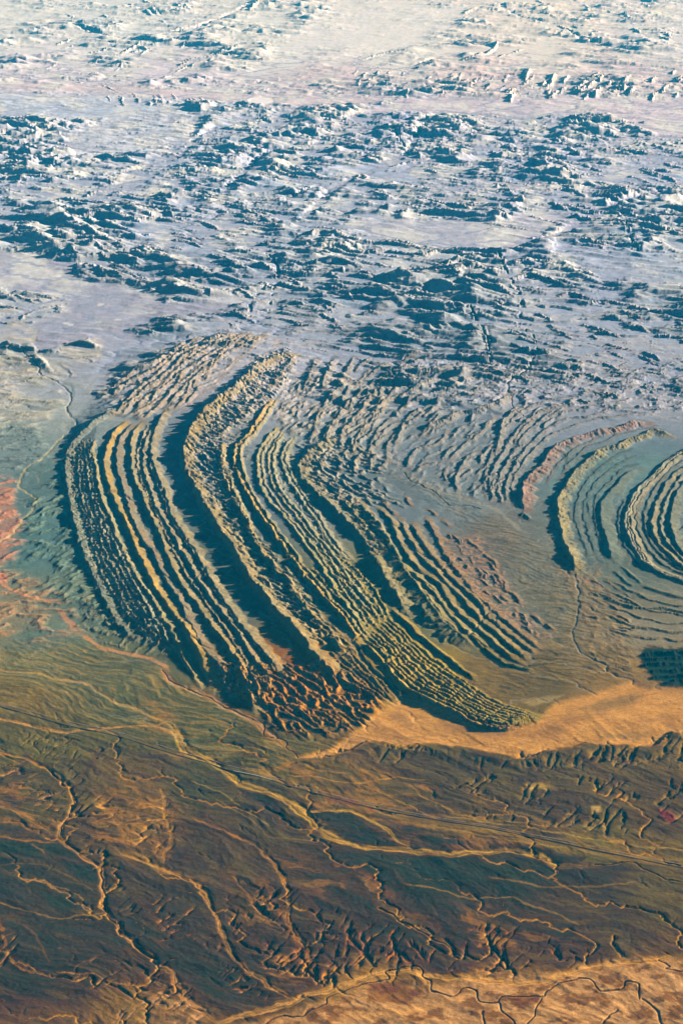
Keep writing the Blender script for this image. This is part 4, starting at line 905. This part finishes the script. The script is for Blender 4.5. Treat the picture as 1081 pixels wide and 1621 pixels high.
# fold country
fo = np.clip(sstep(560, 600, PY) * sstep(1190, 1150, PY), 0, 1)
fb, fr2 = erode(-4400, 4400, Yf(1185), Yf(560), 12 * ec, 4, .034, tilt=(-.004, .006), extra=lambda x, y: 5 * fbm(x / 130, y / 130, 4, 813), maxcut=30, maxfill=2, msk=fo)
tint((slice(None), slice(None)), .35 * sstep(4.6, 5.6, fb) * fo * sstep(60, 10, ZR) * (1 - grid_or(WSH)), (158,150,132))
# foreground
extra_f = lambda x, y: 34 * fbm(x / 600, y / 600, 4, 815) + 22 * fbm(x / 190, y / 190, 3, 821) + 5 * fbm(x / 60, y / 60, 3, 817)
fgm = sstep(1100, 1150, PY) * (1 - .9 * grid_or(WSH)) * (1 - .9 * grid_or(RPL))
fc, fr3 = erode(-3700, 3700, Yf(1680), Yf(1090), 10 * ec, 6, .030, tilt=(-.035, .045), extra=extra_f, maxcut=46, maxfill=3, msk=fgm)
tint((slice(None), slice(None)), .75 * sstep(4.3, 5.5, fc) * fgm, (184,132,78))
tint((slice(None), slice(None)), .45 * sstep(-5, -18, fr3) * fgm * sstep(-.25, .1, fbm(X / 800, Y / 800, 3, 819)), (196,116,64))
print("erosion", time.time() - te)
# dark incised stream beds
def stream(pts, w, depth, col=(44,38,36), kc=.8):
    my_ = np.mean([q[1] for q in pts]); mm = float(mpp(my_)[0]); wm = w * mm * .5
    if my_ < 640: depth = depth * .25; kc = .35
    f = line_field(pts, wm * 4)
    if f is None: return
    sl, d, s, L = f
    m = sstep(wm * 1.5, wm * .5, np.abs(d))
    bank_light = sstep(wm * 4, wm * 2, np.abs(d)) * (1 - m) * sstep(-.3, .3, noise(s / (wm * 12), np.sign(d) * 4, 91))
    tint(sl, .35 * bank_light * (PY[sl] > 1180), (226,164,102)); Z[sl] -= depth * m; tint(sl, kc * m, col)  # sunlit look of the banks is painted in as a pale band
    STR[sl] = np.maximum(STR[sl], m)
STR = np.zeros(X.shape, np.float32)
for pts, w, dp in (
 ([(405,1640),(417,1620),(450,1607),(477,1607),(493,1597),(520,1587),(523,1577),(567,1560),(593,1553),(617,1547),(607,1537),(627,1532),(660,1530),(668,1543),(683,1553),(683,1567),(710,1575),(724,1571),(731,1563),(754,1567),(758,1583),(788,1587),(801,1577),(854,1577),(864,1567),(888,1553),(921,1547),(938,1553),(948,1567),(981,1563),(988,1553),(1011,1557),(1014,1580)],2.4,9),
 ([(791,1587),(798,1603),(818,1622),(840,1650)],3,8),([(1041,1517),(1060,1528),(1081,1537),(1330,1545)],2.4,8),([(978,1597),(961,1610),(945,1630)],2.6,7),([(1020,1580),(1040,1600),(1050,1640)],3,7),([(854,1580),(845,1600),(830,1622)],2.4,6),([(765,1600),(770,1625)],4,5),
 ([(258,1060),(262,1070),(272,1080),(305,1092),(333,1105),(361,1121),(389,1133),(414,1146),(422,1165),(450,1170),(455,1184),(472,1199)],1.8,6),
 ([(37,557),(61,583),(65,594),(89,604),(104,614),(113,631),(106,649),(122,671)],1.8,6),([(117,1257),(117,1277),(103,1297),(97,1317)],1.6,5),([(160,1373),(164,1407),(166,1440)],2,7),
 ([(942,1367),(971,1366),(1001,1365),(1020,1376),(1037,1383),(1060,1394),(1110,1400)],2.2,7),([(300,1590),(320,1600)],2,4),
 ([(640,748),(652,762),(690,780),(710,800),(740,800),(760,806)],2,6),([(600,1436),(660,1470),(700,1492),(730,1512)],3,7),([(770,1478),(785,1500),(800,1520),(806,1535)],3,9),([(970,1480),(974,1500),(980,1512)],3,7),
 ([(808,625),(815,650),(850,670)],1.6,8),([(850,598),(880,620),(920,640),(960,652)],1.6,8),([(775,575),(772,560),(760,530)],1.5,9),([(1010,560),(1040,575),(1081,590)],2,12),([(600,960),(618,970)],1,1)):
    stream(pts, w, dp)
# the pale dry lake and white flats in the distance
LAKE = (slice(0, 0), slice(0, 0))
sl, m = area([(393,160),(400,154),(415,152),(430,156),(436,161),(425,166),(408,169),(395,167)], 1.5, .6); tint(sl, m, (252,246,232)); Z[sl] *= 1 - m; LAKE = (sl, m)
for q in ([(65,183 + 95),(0, 0)],): pass
for x, y, a_, b_ in ((125,276,18,5),(345,273,12,4),(218,266,14,5),(80,300,16,4),(250,302,10,3),(105,512,5,1.2),(113,514,5,1),(157,510,6,1.2),(186,507,7,1),(262,501,12,1.2),(160,482,6,1.5),(240,495,10,1.5),(1045,20,20,5),(90,270,20,4)):
    sl, m = area([(x + a_ * math.cos(t), y + b_ * math.sin(t)) for t in np.linspace(0, 6.28, 9)[:-1]], 1.5, 2); tint(sl, .8 * m, (238,232,214))

# ================================================================== colour -> albedo
g_ = fbm(X / 90, Y / 90, 3, 701) * .10 + fbm(X / 420, Y / 420, 3, 703) * .16
g_ = g_ * (1 - .4 * sstep(500, 150, PY))
dist = np.sqrt(X ** 2 + Y ** 2 + ALT ** 2)
HZ = np.array([0.0, 0.62, 1.0]); HD = 4.7e-6
SUNF = np.array([1.0, 0.93, 0.82])
KA = np.array([1.157, 1.12, 1.10])      # light leaving flat ground of albedo 1 (sun, sky, exposure)
ALB = np.empty_like(COL)
for i in range(3):
    tau = HZ[i] * HD
    T = np.exp(-tau * dist)
    ALB[..., i] = (COL[..., i] - 0.90 * (1 - T)) / (T * KA[i] * math.exp(-tau * ALT / math.sin(SUN_EL)))
lim = np.clip(ALB[..., 2], .015, 1) * KA[2] + .9 * (1 - np.exp(-HD * dist))
lg = (COL[..., 1] < .93 * lim) & (COL[..., 0] < .16)
tg = np.exp(-HZ[1] * HD * dist)
ALB[..., 1] = np.where(lg, (.93 * lim - .9 * (1 - tg)) / (tg * KA[1]), ALB[..., 1])
ALB *= (1 + g_[..., None].astype(np.float32))
rk = np.clip(ROCK + AMP * sstep(20, 60, hill), 0, 1)
ALB *= (1 - (.05 + .28 * sstep(300, 650, PY))[..., None] * rk[..., None]).astype(np.float32)
ALB = np.clip(ALB, 0.015, 0.8)

# ================================================================== materials
def land_mat(name, bump=0.5, rough=0.95):
    m = bpy.data.materials.new(name); m.use_nodes = True
    nt = m.node_tree; N = nt.nodes; Lk = nt.links
    b = N["Principled BSDF"]
    b.inputs["Roughness"].default_value = rough
    b.inputs["Specular IOR Level"].default_value = 0.0
    at = N.new("ShaderNodeAttribute"); at.attribute_name = "land_colour"
    tc = N.new("ShaderNodeTexCoord")
    n1 = N.new("ShaderNodeTexNoise"); n1.inputs["Scale"].default_value = 0.03; n1.inputs["Detail"].default_value = 6; n1.inputs["Roughness"].default_value = .65
    n2 = N.new("ShaderNodeTexNoise"); n2.inputs["Scale"].default_value = 0.006; n2.inputs["Detail"].default_value = 5
    Lk.new(tc.outputs["Object"], n1.inputs["Vector"]); Lk.new(tc.outputs["Object"], n2.inputs["Vector"])
    r1 = N.new("ShaderNodeMapRange"); r1.inputs[1].default_value = .3; r1.inputs[2].default_value = .7; r1.inputs[3].default_value = .78; r1.inputs[4].default_value = 1.22
    r2 = N.new("ShaderNodeMapRange"); r2.inputs[1].default_value = .3; r2.inputs[2].default_value = .7; r2.inputs[3].default_value = .88; r2.inputs[4].default_value = 1.12
    Lk.new(n1.outputs[0], r1.inputs[0]); Lk.new(n2.outputs[0], r2.inputs[0])
    n3 = N.new("ShaderNodeTexNoise"); n3.inputs["Scale"].default_value = 0.11; n3.inputs["Detail"].default_value = 4; n3.inputs["Roughness"].default_value = .7
    Lk.new(tc.outputs["Object"], n3.inputs["Vector"])
    r3 = N.new("ShaderNodeMapRange"); r3.inputs[1].default_value = .3; r3.inputs[2].default_value = .7; r3.inputs[3].default_value = .62; r3.inputs[4].default_value = 1.38
    Lk.new(n3.outputs[0], r3.inputs[0])
    m0 = N.new("ShaderNodeMath"); m0.operation = 'MULTIPLY'; Lk.new(r1.outputs[0], m0.inputs[0]); Lk.new(r3.outputs[0], m0.inputs[1])
    mu = N.new("ShaderNodeMath"); mu.operation = 'MULTIPLY'; Lk.new(m0.outputs[0], mu.inputs[0]); Lk.new(r2.outputs[0], mu.inputs[1])
    vm = N.new("ShaderNodeVectorMath"); vm.operation = 'SCALE'; Lk.new(at.outputs["Color"], vm.inputs[0]); Lk.new(mu.outputs[0], vm.inputs["Scale"])
    Lk.new(vm.outputs[0], b.inputs["Base Color"])
    bp = N.new("ShaderNodeBump"); bp.inputs["Strength"].default_value = bump; bp.inputs["Distance"].default_value = 6
    Lk.new(n1.outputs[0], bp.inputs["Height"]); Lk.new(bp.outputs[0], b.inputs["Normal"])
    return m
M_land = land_mat("desert_ground", .5); M_rock = land_mat("weathered_rock", .7); M_sand = land_mat("wash_sand", .2)

# ================================================================== cut the sheet into its named pieces
COLF = ALB.reshape(-1, 3)
V = np.stack([X, Y, Z], -1).reshape(-1, 3).astype(np.float32)
ii = (np.arange(NR - 1)[:, None] * NC + np.arange(NC - 1)[None]).astype(np.int64)
quad = np.stack([ii, ii + 1, ii + NC + 1, ii + NC], -1)
fid = RID[:-1, :-1].copy().astype(np.int32)
# lone speckles of a ridge id on the seam are harmless; washes and streams take precedence
def facemask(sl, m, th=.5):
    M = np.zeros(X.shape, bool); M[sl] = m > th
    return M[:-1, :-1]
NAMED = {}
def claim(code, mask): fid[mask] = code
SPEC = {}
claim(-2, facemask(*WSH) & (ZR[:-1, :-1] < 4)); SPEC[-2] = ("dry_riverbed", M_sand)
claim(-3, STR[:-1, :-1] > .5); SPEC[-3] = ("stream_bed", M_land)
claim(-4, facemask(*LAKE)); SPEC[-4] = ("salt_pan", M_sand)
SPEC[-1] = ("desert_plain", M_land)
def mesh_obj(name, verts, faces, mat, colours=None, parent=None, smooth=True):
    me = bpy.data.meshes.new(name)
    me.vertices.add(len(verts)); me.vertices.foreach_set("co", np.ascontiguousarray(verts, np.float32).ravel())
    k = faces.shape[1]
    me.loops.add(len(faces) * k); me.loops.foreach_set("vertex_index", faces.astype(np.int32).ravel())
    me.polygons.add(len(faces)); me.polygons.foreach_set("loop_start", (np.arange(len(faces)) * k).astype(np.int32))
    if smooth: me.polygons.foreach_set("use_smooth", np.ones(len(faces), bool))
    me.update(calc_edges=True)
    if colours is not None:
        a = me.color_attributes.new("land_colour", 'FLOAT_COLOR', 'POINT')
        c4 = np.ones((len(verts), 4), np.float32); c4[:, :3] = colours
        a.data.foreach_set("color", c4.ravel())
    me.materials.append(mat)
    o = bpy.data.objects.new(name, me); C.objects.link(o)
    if parent: o.parent = parent
    return o
flat = fid.ravel(); qf = quad.reshape(-1, 4)
order = np.argsort(flat, kind='stable'); sf = flat[order]
ids, starts = np.unique(sf, return_index=True); ends = np.r_[starts[1:], len(sf)]
for code, s0, s1 in zip(ids, starts, ends):
    q = qf[order[s0:s1]]
    if code >= 0:
        name, mat = RIDGE_NAMES[code], M_rock
    else:
        name, mat = SPEC[int(code)]
    uq, inv = np.unique(q.ravel(), return_inverse=True)
    o = mesh_obj(name, V[uq], inv.reshape(-1, 4), mat, COLF[uq])
    o['kind'] = 'structure'
print("land", time.time() - T0)

# ================================================================== railway, its viaduct and the road
def simple_mat(name, col, rough=.8, noise_amt=.25, metal=0.0):
    m = bpy.data.materials.new(name); m.use_nodes = True
    N = m.node_tree.nodes; Lk = m.node_tree.links; b = N["Principled BSDF"]
    b.inputs["Roughness"].default_value = rough; b.inputs["Metallic"].default_value = metal
    n = N.new("ShaderNodeTexNoise"); n.inputs["Scale"].default_value = .08; n.inputs["Detail"].default_value = 5
    tc = N.new("ShaderNodeTexCoord"); Lk.new(tc.outputs["Object"], n.inputs["Vector"])
    r = N.new("ShaderNodeValToRGB"); r.color_ramp.elements[0].position = .3; r.color_ramp.elements[1].position = .7
    c = np.array(col)
    r.color_ramp.elements[0].color = (*(c * (1 - noise_amt)), 1); r.color_ramp.elements[1].color = (*np.minimum(c * (1 + noise_amt), 1), 1)
    Lk.new(n.outputs[0], r.inputs[0]); Lk.new(r.outputs[0], b.inputs["Base Color"])
    return m
RAIL = [(-300,1042),(-60,1102),(0,1118),(50,1132),(100,1146),(133,1153),(183,1164),(233,1180),(283,1195),(333,1208),(360,1217),(410,1229),(460,1244),(510,1258),(560,1271),(593,1278),(660,1291),(720,1302),(771,1310),(821,1320),(888,1333),(921,1341),(971,1351),(1021,1361),(1081,1372),(1140,1383),(1340,1422)]
def track(pts, off=0.0, step=20.0, smooth_m=600.0):
    p = catmull(pts, 2.0); gx, gy = ground(p[:, 0], p[:, 1], 5)
    s = np.r_[0, np.cumsum(np.hypot(np.diff(gx), np.diff(gy)))]
    t = np.arange(0, s[-1], step); x = np.interp(t, s, gx); y = np.interp(t, s, gy)
    k = 9
    def sm(v, k):
        w_ = np.hanning(k + 2)[1:-1]; w_ /= w_.sum(); return np.convolve(np.pad(v, k // 2, 'edge'), w_, 'valid')[:len(v)]
    x = sm(x, 15); y = sm(y, 15)
    tx = np.gradient(x); ty = np.gradient(y); l = np.hypot(tx, ty); tx /= l; ty /= l
    x = x - ty * off; y = y + tx * off
    z = sm(np.maximum(zat(x, y), -12), 31)
    return x, y, z, -ty, tx
def strip(name, tr, prof, mat, parent=None, i0=0, i1=None):
    """sweeps a cross-section (offset, height) along the line"""
    x, y, z, nx, ny = [v[i0:i1] for v in tr]
    n = len(x); k = len(prof)
    V_ = np.concatenate([np.stack([x + nx * o, y + ny * o, z + h_], -1)[:, None] for o, h_ in prof], 1).reshape(-1, 3)
    F_ = []
    for j in range(k):
        a = np.arange(n - 1) * k + j; b = np.arange(n - 1) * k + (j + 1) % k
        F_.append(np.stack([a, b, b + k, a + k], -1))
    F_ = np.concatenate(F_)
    return mesh_obj(name, V_, F_, mat, parent=parent, smooth=False)
M_emb = simple_mat("embankment_gravel", (.20,.12,.07), .95); M_ball = simple_mat("track_ballast", (.075,.06,.055), .9)
M_asph = simple_mat("asphalt", (.06,.055,.05), .85); M_conc = simple_mat("concrete", (.30,.27,.23), .8)
M_steel = simple_mat("steel", (.16,.10,.07), .5, metal=.6)
tr = track(RAIL)
rail = bpy.data.objects.new("railway", None); C.objects.link(rail)
rail['label'] = "single dark railway line on a raised embankment crossing the brown plain"; rail['category'] = "railway"
strip("embankment", tr, [(-11,-8),(-4.5,3.5),(4.5,3.5),(11,-8)], M_emb, rail)
strip("track_bed", tr, [(-3.6,3.5),(-2.6,4.3),(2.6,4.3),(3.6,3.5)], M_ball, rail)
for o in (-.9, .9): strip("rail", tr, [(o-.1,4.3),(o-.1,4.6),(o+.1,4.6),(o+.1,4.3)], M_steel, rail)
tr2 = track([(x, y - 5.5 - 1.5 * math.sin(x / 170)) for x, y in RAIL])
rd = strip("road", tr2, [(-8,-6),(-4.5,1.2),(-3.5,1.5),(3.5,1.5),(4.5,1.2),(8,-6)], simple_mat("road_gravel", (.26,.17,.10), .95)); rd['kind'] = 'structure'
def boxes(name, L, mat, parent):
    V_, F_ = [], []
    for (cx, cy, cz, lx, ly, lz, ang) in L:
        b = len(V_); ca, sa = math.cos(ang), math.sin(ang)
        for a_, b_, c_ in ((-1,-1,-1),(1,-1,-1),(1,1,-1),(-1,1,-1),(-1,-1,1),(1,-1,1),(1,1,1),(-1,1,1)):
            if c_ > 0: a_ *= .8; b_ *= .8
            V_.append((cx + a_ * lx / 2 * ca - b_ * ly / 2 * sa, cy + a_ * lx / 2 * sa + b_ * ly / 2 * ca, cz + c_ * lz / 2))
        F_ += [tuple(b + k for k in f) for f in ((0,3,2,1),(4,5,6,7),(0,1,5,4),(1,2,6,5),(2,3,7,6),(3,0,4,7))]
    return mesh_obj(name, np.array(V_), np.array(F_), mat, parent=parent, smooth=False)
vx0, vx1 = float(ground(368, 1219)[0]), float(ground(432, 1235)[0])
k0 = int(np.searchsorted(tr[0], vx0)); k1 = int(np.searchsorted(tr[0], vx1))
via = bpy.data.objects.new("viaduct", None); C.objects.link(via)
via['label'] = "low concrete railway viaduct on many piers where the line crosses the pale wash"; via['category'] = "bridge"
strip("deck", tr, [(-6,2.4),(-6,5.2),(6,5.2),(6,2.4)], M_conc, via, k0, k1)
for k in range(k0 + 1, k1 - 1, 2):
    x_, y_, z_ = tr[0][k], tr[1][k], tr[2][k]; zb = float(zat(np.array([x_]), np.array([y_]))[0]) - 8
    boxes("pier", [(x_, y_, (z_ + 2.4 + zb) / 2, 4, 8, z_ + 2.4 - zb, math.atan2(-tr[3][k], tr[4][k]))], M_conc, via)
print("done", time.time() - T0)

# ================================================================== air
def haze():
    m = bpy.data.materials.new("haze_air"); m.use_nodes = True
    N = m.node_tree.nodes; N.remove(N["Principled BSDF"])
    v = N.new("ShaderNodeVolumePrincipled")
    v.inputs["Color"].default_value = (*HZ, 1); v.inputs["Density"].default_value = HD
    v.inputs["Absorption Color"].default_value = (1, 1, 1, 1)
    v.inputs["Anisotropy"].default_value = 0.0
    m.node_tree.links.new(v.outputs[0], N["Material Output"].inputs["Volume"])
    x1 = float(np.abs(X).max()) + 500; y0 = float(Y.min()) - 500; y1 = float(Y.max()) + 500
    z0 = float(Z.min()) - 1.0; z1 = ALT + 60
    vs = np.array([(sx, sy, sz) for sz in (z0 - 1, z1) for sy in (min(y0, -500), y1) for sx in (-x1, x1)])
    fs = np.array([(0,2,3,1),(4,5,7,6),(0,1,5,4),(1,3,7,5),(3,2,6,7),(2,0,4,6)])
    o = mesh_obj("haze", vs, fs, m, smooth=False); o['kind'] = 'stuff'
haze()
print("all", time.time() - T0)
